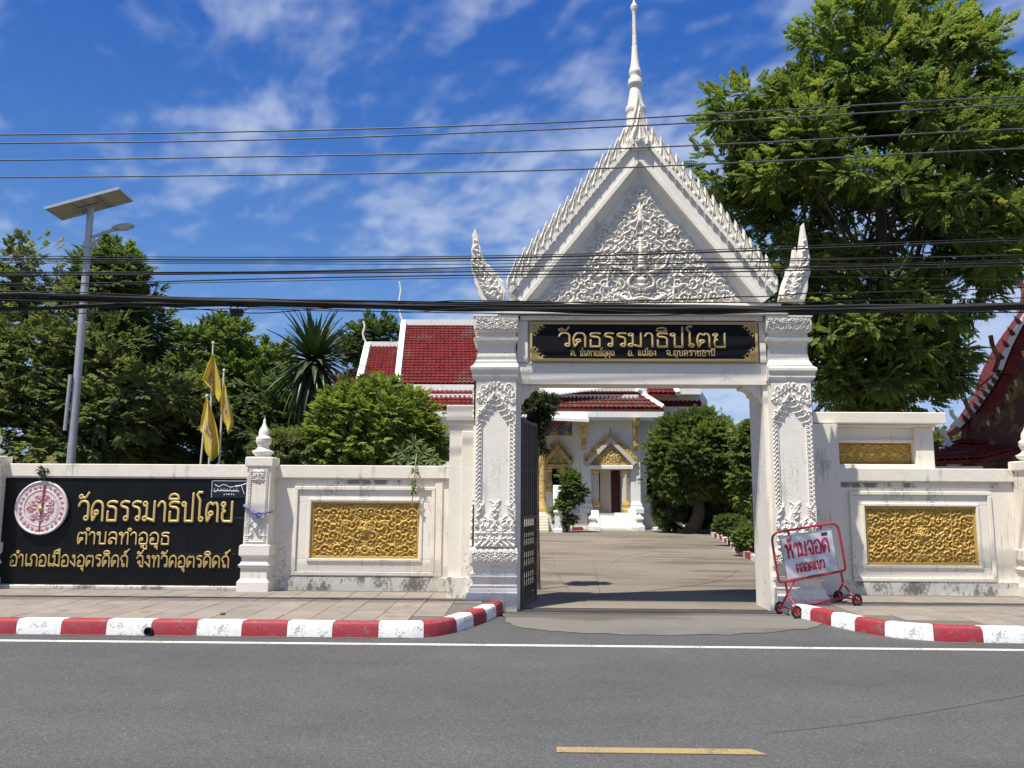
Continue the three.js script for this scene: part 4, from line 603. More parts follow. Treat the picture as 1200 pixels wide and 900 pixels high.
  const k = 1.0; mesh('spire_shaft', lathe([[0.16, 7.5], [0.145, 7.62], [0.15, 7.70], [0.17, 7.73], [0.16, 7.78], [0.13, 7.82], [0.12, 7.9], [0.105, 7.98], [0.085, 8.12], [0.08, 8.14], [0.115, 8.16], [0.12, 8.20], [0.105, 8.23], [0.11, 8.26], [0.09, 8.28], [0.08, 8.31], [0.09, 8.35], [0.10, 8.38], [0.095, 8.41], [0.072, 8.5], [0.055, 8.65], [0.046, 8.8], [0.048, 8.83], [0.04, 8.85], [0.032, 9.1], [0.03, 9.42], [0.042, 9.46], [0.06, 9.52], [0.05, 9.56], [0.02, 9.61], [0.001, 9.68]].map(([a, b]) => [a * k, b - 0.0]), 20), MAT.gate, sp);
  for (const s of [-1, 1]) for (const [x, y, c2] of [[0.09, 7.20, 0.62], [0.18, 7.06, 0.72], [0.27, 6.93, 0.8], [0.05, 7.36, 0.45], [0.12, 6.98, 0.7]]) { const m = mesh('foot_leaf', s < 0 ? leafG : leafM, MAT.relief, sp, true); m.scale.set(c2, c2, 1); m.position.set(s * x, y, 0.12 + 0.28 * (7.5 - y) * 0.5); m.rotation.z = s * 0.12; }
  const cl = mesh('foot_leaf', leafG, MAT.relief, sp, true); cl.scale.set(1.0, 1.25, 1.2); cl.position.set(0, 6.98, 0.34); const c3 = mesh('foot_leaf', leafM, MAT.relief, sp, true); c3.scale.set(0.7, 1.1, 1); c3.position.set(0.01, 7.4, 0.16);
}
// wing walls beside the pillars
{
  const o = part('wing_wall', gate), z1 = -12.02, xr = GX - HI - 2 * HW - 0.03, xl = P(525, 500, z1).x;
  mesh('wing_body', bx(xl + 0.03, xr, 0.1, 2.74, z1 - 1.04, z1), MAT.white, o);
  mesh('wing_coping', [bx(xl - 0.02, xr, 2.76, 3.0, z1 - 1.09, z1 + 0.05, 0.012), bx(xl + 0.005, xr, 2.70, 2.758, z1 - 1.07, z1 + 0.03, 0.01)], MAT.white, o);
  mesh('wing_pilaster', bx(xl + 0.22, xr, 0.1, 2.6, z1 - 0.02, z1 + 0.045, 0.01), MAT.white, o);
  mesh('wing_base', bx(xl + 0.03, xr, 0.1, 0.46, z1 + 0.001, z1 + 0.09, 0.02), MAT.mould, o);
  const n = part('wing_niche', gate), z = -12.97, a = GX + HI + 2 * HW + 0.02, L = P(966, 500, z).x, Rr = P(1104, 490, z).x, yT = P(1030, 484, z).y, yB = P(1030, 497, z).y;
  mesh('wing_body', bx(a, L + 0.12, 0.1, yB - 0.02, z - 0.4, WZ + 0.08), MAT.white, n);
  mesh('niche_roof', [bx(a, Rr + 0.0, yB, yT, z - 0.75, z + 0.14, 0.015), bx(a, Rr - 0.12, yB - 0.05, yB - 0.002, z - 0.7, z + 0.02, 0.01)], MAT.white, n);
  const q = (x, y) => P(x, y, z - 0.12), pL = q(976, 520), pR = q(1069, 543), e = q(1090, 500);
  mesh('niche_pilaster', bx(L + 0.0, pL.x, 2.1, yB - 0.055, z - 0.45, z + 0.0, 0.01), MAT.white, n);
  mesh('niche_pilaster', bx(pR.x + 0.02, e.x - 0.02, 2.1, yB - 0.055, z - 0.45, z + 0.0, 0.01), MAT.white, n);
  mesh('niche_lintel', [bx(pL.x, pR.x + 0.02, pL.y + 0.05, yB - 0.055, z - 0.4, z - 0.1), bx(pL.x, pR.x + 0.02, pL.y + 0.02, pL.y + 0.07, z - 0.35, z - 0.07, 0.01)], MAT.white, n);
  mesh('niche_sill', bx(pL.x, pR.x + 0.02, 2.1, pR.y - 0.02, z - 0.35, z - 0.04, 0.01), MAT.white, n);
  mesh('niche_back', bx(pL.x, pR.x + 0.02, pR.y - 0.02, pL.y + 0.02, z - 0.32, z - 0.19), MAT.goldGround, n);
  const w = pR.x - pL.x - 0.04, h = pL.y - pR.y - 0.03, rel = scrollField(w, h, 0.008, 0.075, 0.03, 717); for (let k = 0; k < 5; k++) rel.dot(w * (0.2 + 0.15 * k), h * 0.5, 0.05, 0.04);
  mesh('niche_carving', rel.mesh(), MAT.goldPaint, n, true).position.set((pL.x + pR.x) / 2 + 0.01, pR.y + 0.015, z - 0.189);
}
// iron gate leaf, swung open into the court
{
  const h0 = P(607.5, 716, -11.95), f0 = G(627.5, 702, 0.03), L = Math.hypot(f0.x - h0.x, f0.z + 11.95), o = thing('gate_leaf', 'dark iron gate leaf with sheeted top swung open beside the left gate pillar', 'gate', [-0.055, 0.03, -11.96], Math.atan2(-(f0.z + 11.96), f0.x + 0.055));
  const H = 2.78, T = 0.022;
  mesh('frame', [bx(0, 0.05, 0, H, -T, T), bx(L - 0.05, L, 0, H - 0.02, -T, T), bx(0.05, L - 0.05, 0.03, 0.08, -T, T), bx(0.05, L - 0.05, H - 0.07, H - 0.02, -T, T), bx(0.05, L - 0.05, 1.26, 1.31, -T, T)], MAT.iron, o);
  mesh('top_sheet', bx(0.05, L - 0.05, 1.31, H - 0.07, -0.004, 0.004), MAT.gateSheet, o);
  const n = Math.round(L / 0.14); for (let k = 1; k < n; k++) mesh('bar', bx(k * L / n - 0.01, k * L / n + 0.01, 0.08, 1.26, -0.01, 0.01), MAT.iron, o);
  for (const y of [0.36, 0.66, 0.96]) mesh('cross_bar', bx(0.05, L - 0.05, y, y + 0.025, -0.014, -0.0105), MAT.iron, o);
  for (let k = 0; k < n; k++) for (const y of [0.22, 0.52, 0.82, 1.1]) { const g = new THREE.TorusGeometry(0.055, 0.008, 5, 12); mesh('scroll', g, MAT.iron, o).position.set((k + 0.5) * L / n, y, 0.012); }
  for (let k = 1; k < n; k++) mesh('upright_rib', bx(k * L / n - 0.012, k * L / n + 0.012, 1.31, H - 0.07, 0.0045, 0.02), MAT.iron, o);
  for (const y of [0.3, 0.9, 1.5, 2.1]) mesh('bolt_stub', rod(V(L - 0.01, y, 0), V(L + 0.05, y, 0), 0.012), MAT.iron, o);
}
// wheeled no-parking sign
{
  const A = G(927, 721.5, 0.012), B = G(993, 708.5, 0.14), dx = B.x - A.x, dz = B.z - A.z, len = Math.hypot(dx, dz), o = thing('road_sign', 'red framed white sign board on wheels leaning across the kerb by the right gate pillar', 'sign');
  o.position.copy(A); o.rotation.order = 'YZX'; o.rotation.y = Math.atan2(-dz, dx); o.rotation.z = Math.atan2(0.128, len);
  const t = 0.017, W = len, wx = 0.21, fb = 0.47, fh = 0.68, ov = 0.10, r = 0.13;
  const rc = new THREE.CurvePath(), c = [[-ov, fb], [W + ov - 0.02, fb], [W + ov - 0.02, fb + fh], [-ov, fb + fh]], sm = [];
  for (let k = 0; k < 4; k++) { const p = c[k], a = c[(k + 3) % 4], b = c[(k + 1) % 4], u = (q) => { const l = Math.hypot(q[0] - p[0], q[1] - p[1]); return [p[0] + (q[0] - p[0]) / l * r * (k > 1 ? 1 : 0.35), p[1] + (q[1] - p[1]) / l * r * (k > 1 ? 1 : 0.35)]; }; const e = u(a), f = u(b); for (let i = 0; i <= 5; i++) { const s = i / 5; sm.push(V((1 - s) ** 2 * e[0] + 2 * s * (1 - s) * p[0] + s * s * f[0], (1 - s) ** 2 * e[1] + 2 * s * (1 - s) * p[1] + s * s * f[1], 0)); } }
  const loop = new THREE.CatmullRomCurve3(sm, true, 'centripetal'); mesh('tube_frame', new THREE.TubeGeometry(loop, 140, t, 8, true), MAT.redPaint, o);
  for (const x of [0.0, W]) {
    const leg = part('leg', o); mesh('leg_tube', [rod(V(x, 0.3, 0), V(x, fb, 0), t), rod(V(x, 0.3, 0), V(x, 0.10, wx), t * 0.85), rod(V(x, 0.3, 0), V(x, 0.10, -wx), t * 0.85), rod(V(x, 0.10, -wx), V(x, 0.10, wx), t * 0.85)], MAT.redPaint, leg);
    for (const z of [-wx, wx]) { const w = part('wheel', o); w.position.set(x + (x ? 0.03 : -0.03), 0.085, z); mesh('tyre', new THREE.TorusGeometry(0.072, 0.016, 8, 24), MAT.blackRubber, w); mesh('rim', [new THREE.TorusGeometry(0.052, 0.008, 6, 20), rod(V(0, 0, -0.035), V(0, 0, 0.035), 0.014), ...[0, 1, 2].map((k) => bx(-0.052, 0.052, -0.007, 0.007, -0.005, 0.005).rotateZ(k * 1.047))], MAT.redPaint, w); w.rotation.y = Math.PI / 2 * 0 + 0.12; }
  }
  mesh('base_bar', [rod(V(0, 0.10, 0), V(W, 0.10, 0), t)], MAT.redPaint, o); mesh('diagonal_stay', [rod(V(0.0, 0.3, 0), V(0.16, fb, 0), t * 0.7), rod(V(0.0, 0.3, 0), V(0.13, 0.1, 0.0), t * 0.7)], MAT.redPaint, o);
  const bd = part('sign_plate', o); bd.position.set(W / 2 + 0.01, fb, 0.0);
  const bw = W * 0.5 + 0.005, bh = fh - 0.075; mesh('plate', bx(-bw + 0.03, bw - 0.06, 0.02, bh, -0.012, 0.004, 0.003), MAT.signBoard, bd);
  mesh('plate_edge', [bx(-bw + 0.02, -bw + 0.03, 0.02, bh, -0.014, 0.008), bx(bw - 0.06, bw - 0.05, 0.02, bh, -0.014, 0.008), bx(-bw + 0.02, bw - 0.05, bh, bh + 0.01, -0.014, 0.008)], MAT.galv, bd);
  mesh('hanger', bx(-0.3, -0.27, bh, fh - 0.01, -0.006, 0.006), MAT.redPaint, bd); mesh('hanger', bx(0.22, 0.25, bh, fh - 0.01, -0.006, 0.006), MAT.redPaint, bd);
  thai('ห้ามจอด', 0.19, 0.0135, 2 * bw - 0.22, MAT.signRed, bd, -bw + 0.075, 0.305, 0.008);
  thai('ตลอดแนว', 0.115, 0.0095, 2 * bw - 0.46, MAT.signRed, bd, -bw + 0.2, 0.09, 0.007);
  mesh('sticker', bx(0.22, 0.32, bh - 0.075, bh - 0.03, 0.0045, 0.006), MAT.signDark, bd);
}
// ------------------------------------------------------------------ solar street lamp
{
  const z = -15.2, a = P(83, 543, z), b = P(106.5, 243, z), d = b.clone().sub(a).normalize(), base = a.clone().addScaledVector(d, -a.y / d.y), at = (x, y) => { const p = P(x, y, z); return p; };
  const o = thing('street_lamp', 'leaning galvanised solar street lamp with flat panel on top', 'street lamp');
  mesh('pole', [rod(base, a, 0.088, 0.08, 16), rod(a, b, 0.08, 0.064, 16)], MAT.galv, o);
  const c = at(103, 287); mesh('clamp_band', [rod(c.clone().addScaledVector(d, -0.06), c.clone().addScaledVector(d, 0.06), 0.082, 0.082, 14)], MAT.galv, o);
  mesh('side_conduit', rod(at(79.5, 505), at(86, 440), 0.035, 0.035, 8).translate(0, 0, 0.1), MAT.galv, o);
  const arm0 = at(108.5, 277.5), arm1 = at(136, 268.5); mesh('lamp_arm', [rod(arm0, arm1, 0.032, 0.03), tube([at(108, 296), at(112, 285), at(118, 278)].map((p) => p.setZ(z + 0.02)), 0.014, 10)], MAT.galv, o);
  const hd = part('lamp_head', o), e = at(133, 269); hd.position.copy(e); hd.rotation.z = 0.14;
  mesh('housing', new THREE.SphereGeometry(1, 20, 12).scale(0.23, 0.06, 0.12).translate(0.2, 0.025, 0), MAT.galv, hd); mesh('lens', new THREE.SphereGeometry(1, 16, 8, 0, 6.283, Math.PI / 2, Math.PI / 2).scale(0.16, 0.05, 0.1).translate(0.22, 0.005, 0), MAT.lampLens, hd); mesh('collar', rod(V(-0.02, 0, 0), V(0.06, 0.01, 0), 0.045, 0.05), MAT.galv, hd);
  // panel seen from below: its four corners lie on one tilted plane
  const q = [P(52, 243.5, z + 0.45), P(139.5, 220, z + 0.45), P(159, 233.5, z - 0.32), P(72.5, 257, z - 0.32)], U = q[1].clone().sub(q[0]), W = q[3].clone().sub(q[0]), n = U.clone().cross(W).normalize(); if (n.y < 0) n.negate();
  const pn = part('solar_panel', o), pt = (u, v, k) => q[0].clone().addScaledVector(U, u).addScaledVector(W, v).addScaledVector(n, k);
  const slab = (u0, u1, v0, v1, k0, k1) => { const g = new THREE.BoxGeometry(1, 1, 1), p = g.attributes.position; for (let i = 0; i < p.count; i++) { const w = pt(p.getX(i) > 0 ? u1 : u0, p.getZ(i) > 0 ? v1 : v0, p.getY(i) > 0 ? k1 : k0); p.setXYZ(i, w.x, w.y, w.z); } return flatN(g); };
  mesh('backing', slab(0.01, 0.99, 0.02, 0.98, 0.0, 0.012), MAT.panelBack, pn); mesh('cells', slab(0.01, 0.99, 0.02, 0.98, 0.0125, 0.018), MAT.granite, pn);
  for (const f of [[0, 1, 0, 0.03], [0, 1, 0.97, 1], [0, 0.012, 0.03, 0.97], [0.988, 1, 0.03, 0.97]]) mesh('panel_frame', slab(...f, -0.03, 0.025), MAT.alu, pn);
  for (const u of [0.31, 0.44, 0.64, 0.69]) mesh('support_rail', slab(u, u + 0.02, 0.03, 0.97, -0.028, -0.001), MAT.galv, pn); mesh('support_rail', slab(0.31, 0.7, 0.5, 0.56, -0.05, -0.029), MAT.galv, pn);
}
// ------------------------------------------------------------------ flags behind the name wall
function flag(label, pole, cloth, z, seed) {
  const o = thing('flag', label, 'flag', [0, 0, 0], 0, 'yellow flags behind the name wall'), a = P(pole[0], pole[1], z), b = P(pole[2], pole[3], z), d = b.clone().sub(a).normalize(), foot = a.clone().addScaledVector(d, -a.y / d.y);
  mesh('pole', [rod(foot, b, 0.022, 0.016, 8), new THREE.SphereGeometry(0.028, 8, 6).translate(b.x, b.y, b.z)], MAT.poleWhite, o);
  const nS = 12, nT = 18, pos = [], uv = [], ind = [], rowAt = (t) => { const f = t * (cloth.length - 1), i = Math.min(cloth.length - 2, Math.floor(f)), k = f - i; return cloth[i].map((v, j) => lerp(v, cloth[i + 1][j], k)); };
  for (let j = 0; j <= nT; j++) { const [y0, xl, y1, xr] = rowAt(j / nT); for (let i = 0; i <= nS; i++) { const s = i / nS, p = P(lerp(xl, xr, s), lerp(y0, y1, s), z + 0.06 + 0.07 * Math.sin(s * 7 + j * 0.08 + seed) * Math.min(1, j / 5) + 0.03 * Math.sin(s * 13 + seed * 2)); pos.push(p.x, p.y, p.z); uv.push(s, 1 - j / nT); } }
  for (let j = 0; j < nT; j++) for (let i = 0; i < nS; i++) { const k = j * (nS + 1) + i; ind.push(k, k + nS + 1, k + 1, k + 1, k + nS + 1, k + nS + 2); }
  const g = new THREE.BufferGeometry(); g.setAttribute('position', new THREE.Float32BufferAttribute(pos, 3)); g.setAttribute('uv', new THREE.Float32BufferAttribute(uv, 2)); g.setIndex(ind); g.computeVertexNormals(); mesh('cloth', g, MAT.flag, o, true);
}
flag('yellow flag with violet crest on the tallest pole, above the other two flags', [245, 543, 249.7, 402], [[415, 248.6, 415, 250], [428, 243, 430, 254], [445, 237, 446, 258], [452, 244, 460, 259.5], [458, 249, 472, 257]], -14.2, 0.5);
flag('yellow flag with violet crest on the shorter straight pole', [256.8, 543, 262.5, 434], [[446, 262, 446, 263], [462, 259, 462, 267], [480, 257.5, 478, 271], [490, 260, 497, 274.5], [499, 265, 510, 267.5]], -14.0, 2.1);
flag('yellow flag hanging lowest, its pole leaning behind the other two poles', [235.2, 543, 242.5, 464], [[466, 241.5, 470, 245.5], [484, 237, 484, 249], [504, 233.5, 500, 254], [508, 239, 520, 257], [528, 240, 534, 256], [540, 246.5, 541, 248]], -13.85, 3.7);

// ------------------------------------------------------------------ overhead cables
function cable(name, label, pts, r, z, mat, group) {
  const a = pts[0], b = pts[pts.length - 1], p2 = pts[1], p3 = pts[pts.length - 2], ext = [[-420, a[1] + (a[1] - p2[1]) / (p2[0] - a[0]) * 420 * 0.5], ...pts, [1620, b[1] + (b[1] - p3[1]) / (b[0] - p3[0]) * 420 * 0.5]];
  if (name === 'cable_bundle' || name === 'drop_wire') { const rn = rng(Math.round(r * 1e4) + Math.round(pts[1][1] * 10)); for (let i = ext.length - 2; i > 0; i--) ext.splice(i + 1, 0, [lerp(ext[i][0], ext[i + 1][0], 0.35), lerp(ext[i][1], ext[i + 1][1], 0.35) + (rn() - 0.5) * 2.6], [lerp(ext[i][0], ext[i + 1][0], 0.7), lerp(ext[i][1], ext[i + 1][1], 0.7) + (rn() - 0.5) * 2.6]); }
  return tag(mesh(name, tube(ext.map(([x, y]) => P(x, y, z)), r, 120, 6), mat, scene), label, 'cable', group);
}
for (const [k, p] of [[0, [[0, 158], [300, 154], [640, 144], [880, 131], [1200, 113]]], [1, [[0, 168], [300, 164], [640, 152], [880, 140.5], [1200, 122]]], [2, [[0, 188], [300, 183.5], [640, 177], [880, 167.5], [1200, 151]]], [3, [[0, 208], [300, 205], [640, 199.5], [880, 190], [1200, 174]]]]) cable('power_wire', ['highest', 'second highest', 'third highest', 'lowest'][k] + ' thin power wire of the four level with the gable top', p, 0.0105, -10.6 - 0.12 * k, MAT.wireGrey, 'high power wires');
[[[[0, 300], [300, 301.5], [560, 300], [770, 295], [980, 287], [1200, 279]], 0.006], [[[0, 303], [300, 304.5], [560, 302.5], [770, 297.5], [980, 290], [1200, 282]], 0.011], [[[0, 305.5], [300, 307], [560, 305.5], [770, 303.5], [980, 303], [1200, 300]], 0.007], [[[0, 308], [300, 309], [560, 309.5], [770, 306], [980, 309], [1200, 312]], 0.005], [[[0, 319], [300, 318.5], [560, 313.5], [770, 309], [980, 304.5], [1200, 299]], 0.009], [[[0, 321], [300, 319.3], [560, 316], [770, 314], [980, 311], [1200, 305]], 0.006], [[[0, 323], [300, 320.5], [560, 318.3], [770, 316], [980, 313], [1200, 308]], 0.010], [[[0, 333], [150, 331], [300, 327], [560, 322.3], [770, 320], [980, 316], [1200, 312]], 0.009], [[[0, 336], [300, 330], [560, 325.5], [770, 324], [980, 325], [1200, 328]], 0.005]].forEach(([p, r], k) => cable('telephone_cable', ['highest', 'second highest', 'third highest', 'fourth highest', 'fifth highest', 'fourth lowest', 'third lowest', 'second lowest', 'lowest'][k] + ' slim black cable of the nine across the carved tympanum', p, r, -9.9 - 0.07 * k, MAT.cable, 'slim cables across the gable'));
for (const [k, p, r] of [[0, [[0, 345.5], [100, 347.5], [300, 354], [530, 360], [770, 362.5], [980, 363.5], [1200, 357.5]], 0.033], [1, [[0, 351], [200, 352.5], [300, 356.5], [530, 363], [770, 365.5], [980, 365], [1200, 360]], 0.027], [2, [[0, 361.5], [90, 360], [170, 357], [300, 357.5], [530, 356.5], [740, 358], [900, 360.5], [1200, 356]], 0.024], [3, [[0, 363.5], [90, 358], [200, 355], [300, 352.5], [530, 355], [770, 358], [980, 361], [1200, 362]], 0.018]]) cable('cable_bundle', ['thickest', 'second thickest', 'third thickest', 'slimmest'][k] + ' of the four thick black cables above the gate board', p, r, -10.36 - 0.05 * k, MAT.cable, 'thick communications cables');
for (const [k, p, r] of [[0, [[0, 341], [300, 350], [530, 356], [740, 352.5], [860, 348], [980, 343.5], [1200, 337]], 0.008], [1, [[0, 368], [300, 362], [530, 366.5], [640, 368.5], [770, 370], [870, 366], [980, 366.5], [1200, 366]], 0.007], [2, [[0, 351], [300, 360], [480, 366], [560, 361], [700, 363.5], [830, 368.5], [980, 361], [1200, 366.5]], 0.006], [3, [[0, 347], [300, 367], [530, 352.5], [700, 355.5], [980, 353], [1200, 349]], 0.007]]) cable('drop_wire', 'loose thin wire hanging along the thick cables', p, r, -10.2 - 0.06 * k, MAT.cable, 'loose wires along the thick cables');
{ const c = P(278, 366, -10.4), o = thing('cable_joint_box', 'black cable joint box slung under the thick cables', 'box'); o.position.copy(c);
  mesh('box_body', ringLathe([[-0.01, -0.055], [0.005, -0.03], [0.012, 0.03], [-0.005, 0.05]], 0.06, 0.05), MAT.blackRubber, o); mesh('hanger', [rod(V(0, 0.04, 0), V(0, 0.1, 0), 0.012), tube([V(-0.07, 0.0, 0), V(-0.1, 0.03, 0), V(-0.09, 0.07, 0), V(-0.02, 0.1, 0)], 0.007, 12, 5), tube([V(0.07, 0.02, 0), V(0.11, 0.03, 0), V(0.16, 0.06, 0)], 0.007, 8, 5)], MAT.cable, o); }

// ------------------------------------------------------------------ vegetation
function leafFan(list) {                              // list of [root, dir, up, length, width]: each leaf four triangles folded along its midrib
  const pos = []; for (const [r, d, u, L, w] of list) {
    const s = d.clone().cross(u).normalize(), n = s.clone().cross(d).normalize(), m = r.clone().addScaledVector(d, L * 0.5).addScaledVector(n, -L * 0.02), t = r.clone().addScaledVector(d, L).addScaledVector(n, -L * 0.16), a = r.clone().addScaledVector(d, L * 0.45).addScaledVector(s, w / 2).addScaledVector(n, w * 0.16), b = r.clone().addScaledVector(d, L * 0.45).addScaledVector(s, -w / 2).addScaledVector(n, w * 0.16);
    for (const q of [r, a, m, m, a, t, r, m, b, m, t, b]) pos.push(q.x, q.y, q.z);
  }
  const g = new THREE.BufferGeometry(); g.setAttribute('position', new THREE.Float32BufferAttribute(pos, 3)); g.setAttribute('uv', new THREE.Float32BufferAttribute(new Float32Array(pos.length / 3 * 2), 2)); g.computeVertexNormals(); return g;
}
const SPRAY = {};
{
  const r = rng(3), up = V(0, 1, 0);
  const broad = []; for (let k = 0; k < 11; k++) { const t = k / 10, a = k * 2.4, d = V(0.55 + 0.3 * t, 0.25 * Math.sin(a * 1.3) + 0.1, Math.sin(a) * 0.9).normalize(); broad.push([V(t * 0.6, 0.05 * Math.sin(a), 0), d, V(0.2 * r(), 1, 0.4 * (r() - 0.5)), 0.42 + 0.12 * r(), 0.20 + 0.04 * r()]); }
  SPRAY.broad = leafFan(broad);
  const round = []; for (let k = 0; k < 12; k++) { const t = k / 11, a = k * 2.4, d = V(0.35 + 0.5 * t, 0.4 * Math.cos(a), Math.sin(a) * 0.9).normalize(); round.push([V(t * 0.55, 0.04 * Math.sin(a), 0), d, V(0.2, 1, 0.5 * (r() - 0.5)), 0.34 + 0.1 * r(), 0.22]); }
  SPRAY.round = leafFan(round);
  const pin = []; for (let k = 0; k < 8; k++) for (const s of [-1, 1]) { const t = 0.1 + k / 8.5, L = 0.34 * Math.sin(0.6 + t * 2.0) * (0.8 + 0.4 * r()); pin.push([V(t, -0.14 * t * t, 0), V(0.5 + 0.3 * r(), -0.3 * r(), s * (0.7 + 0.4 * r())).normalize(), V(0.4 * (r() - 0.5), 1, s * 0.3 * r()), L, L * 0.72]); }
  pin.push([V(1.02, -0.14, 0), V(1, -0.25, 0).normalize(), up, 0.22, 0.1]); SPRAY.pinnate = leafFan(pin);
  const lance = []; for (let k = 0; k < 12; k++) { const t = k / 11, a = k * 2.4; lance.push([V(t * 0.5, 0, 0), V(0.6 + 0.5 * t, 0.45 * Math.cos(a) - 0.1, Math.sin(a) * 0.8).normalize(), V(0.1, 1, 0.3 * (r() - 0.5)), 0.5 + 0.15 * r(), 0.12]); }
  SPRAY.lance = leafFan(lance);
}
// a woody plant: trunk and limbs as tubes, crown as sprays of leaves gathered in clumps
function plant(name, label, category, o) {
  const rnd = rng(o.seed), z = o.z, W = o.ells.map(([cx, cy, rx, ry, dz = 0]) => { const c = P(cx, cy, z + dz), ex = P(cx + rx, cy, z + dz), ey = P(cx, cy - ry, z + dz); return { c, rx: ex.x - c.x, ry: ey.y - c.y, rz: (ex.x - c.x) * (o.flat ?? 0.85) }; });
  const foot = V(P(o.foot ?? o.ells[0][0], 560, z).x, 0, z), root = thing(name, label, category, [foot.x, o.y0 ?? 0, z], 0, o.group), loc = (p) => p.clone().sub(root.position);
  const clumps = [], vol = W.map((w) => w.rx * w.ry), tot = vol.reduce((a, b) => a + b, 0);
  W.forEach((w, i) => { const n = Math.max(1, Math.round(o.clumps * vol[i] / tot)); for (let k = 0; k < n; k++) { let d; do d = V(rnd() * 2 - 1, rnd() * 2 - 1, rnd() * 2 - 1); while (d.lengthSq() > 1); d.setLength(Math.pow(d.length(), o.shell ?? 0.55) * (o.ragged ? 1 - o.ragged * rnd() * 0.5 + o.ragged * 0.25 : 1)); clumps.push({ p: V(w.c.x + d.x * w.rx, w.c.y + d.y * w.ry, w.c.z + d.z * w.rz), r: o.cr * (0.65 + 0.7 * rnd()), out: d, tone: rnd() }); } });
  // wood
  const limbs = [], top = W[0].c.clone(); top.y -= W[0].ry * (o.fork ?? 0.45); const tr = o.tr ?? 0.16;
  if (!o.noTrunk) {
    const t0 = V(foot.x, o.y0 ?? 0, z), mid = t0.clone().lerp(top, 0.5).add(V((rnd() - 0.5) * tr * 2, 0, (rnd() - 0.5) * tr * 2));
    const cv = new THREE.CatmullRomCurve3([t0, mid, top, W[0].c.clone().add(V(0, W[0].ry * 0.4, 0))]), g = new THREE.TubeGeometry(cv, 20, 1, 10), p = g.attributes.position, q = V();
    for (let i = 0; i <= 20; i++) { const c = cv.getPointAt(i / 20), rr = tr * (i === 0 ? 1.35 : lerp(1.1, 0.3, i / 20)); for (let j = 0; j <= 10; j++) { const k = i * 11 + j; q.fromBufferAttribute(p, k).sub(c).multiplyScalar(rr).add(c).sub(root.position); p.setXYZ(k, q.x, q.y, q.z); } }
    g.computeVertexNormals(); mesh('trunk', g, MAT.bark, root);
    const nl = Math.min(clumps.length, o.limbs ?? 18); for (let k = 0; k < nl; k++) { const c = clumps[Math.floor(k * clumps.length / nl)], s = cv.getPointAt(0.45 + 0.45 * rnd()), m = s.clone().lerp(c.p, 0.5).add(V((rnd() - 0.5) * 0.3, 0.15 + 0.2 * rnd(), (rnd() - 0.5) * 0.3)); limbs.push(tube([loc(s), loc(m), loc(c.p)], tr * 0.14, 8, 5)); }
    mesh('limbs', limbs, MAT.bark, root);
  }
  // leaves
  const per = o.per, n = clumps.length * per, im = new THREE.InstancedMesh(SPRAY[o.spray], MAT.leaf, n), M = new THREE.Matrix4(), X = V(), Y = V(), Z = V(), col = new THREE.Color(); let k = 0;
  for (const c of clumps) for (let i = 0; i < per; i++) {
    const d = V(rnd() * 2 - 1, rnd() * 2 - 1, rnd() * 2 - 1).normalize(), rr = c.r * Math.pow(rnd(), 0.4), p = V(c.p.x + d.x * rr, c.p.y + d.y * rr * (o.squash ?? 0.6), c.p.z + d.z * rr);
    X.copy(d).addScaledVector(c.out, 0.6).add(V((rnd() - 0.5) * 0.8, (rnd() - 0.5) * 0.5 + (o.lift ?? 0), (rnd() - 0.5) * 0.8)).normalize();
    Y.set((rnd() - 0.5) * 0.9, 1, (rnd() - 0.5) * 0.9); Z.copy(X).cross(Y).normalize(); Y.copy(Z).cross(X).normalize();
    const s = o.size * (0.55 + 0.9 * rnd()); M.makeBasis(X.clone().multiplyScalar(s), Y.clone().multiplyScalar(s), Z.clone().multiplyScalar(s)); M.setPosition(p.sub(root.position)); im.setMatrixAt(k, M);
    const t = clamp(0.55 * c.tone + 0.6 * rnd() - 0.08), a = o.cols[0], b = o.cols[1], e = rnd() < (o.odd ?? 0.04) ? o.cols[2] ?? b : null; if (e) col.setRGB(...e); else col.setRGB(lerp(a[0], b[0], t), lerp(a[1], b[1], t), lerp(a[2], b[2], t)); im.setColorAt(k++, col);
  }
  im.name = 'crown'; im.castShadow = im.receiveShadow = true; im.userData.kind = 'stuff'; root.add(im); return root;
}
const GREEN = { dark: [[0.05, 0.095, 0.02], [0.13, 0.20, 0.04], [0.20, 0.22, 0.05]], mid: [[0.065, 0.115, 0.022], [0.20, 0.28, 0.048], [0.27, 0.29, 0.06]], lime: [[0.08, 0.135, 0.022], [0.28, 0.37, 0.055], [0.36, 0.37, 0.07]], bright: [[0.11, 0.18, 0.024], [0.34, 0.43, 0.055], [0.42, 0.38, 0.07]], olive: [[0.085, 0.125, 0.03], [0.25, 0.30, 0.065], [0.32, 0.30, 0.10]] };
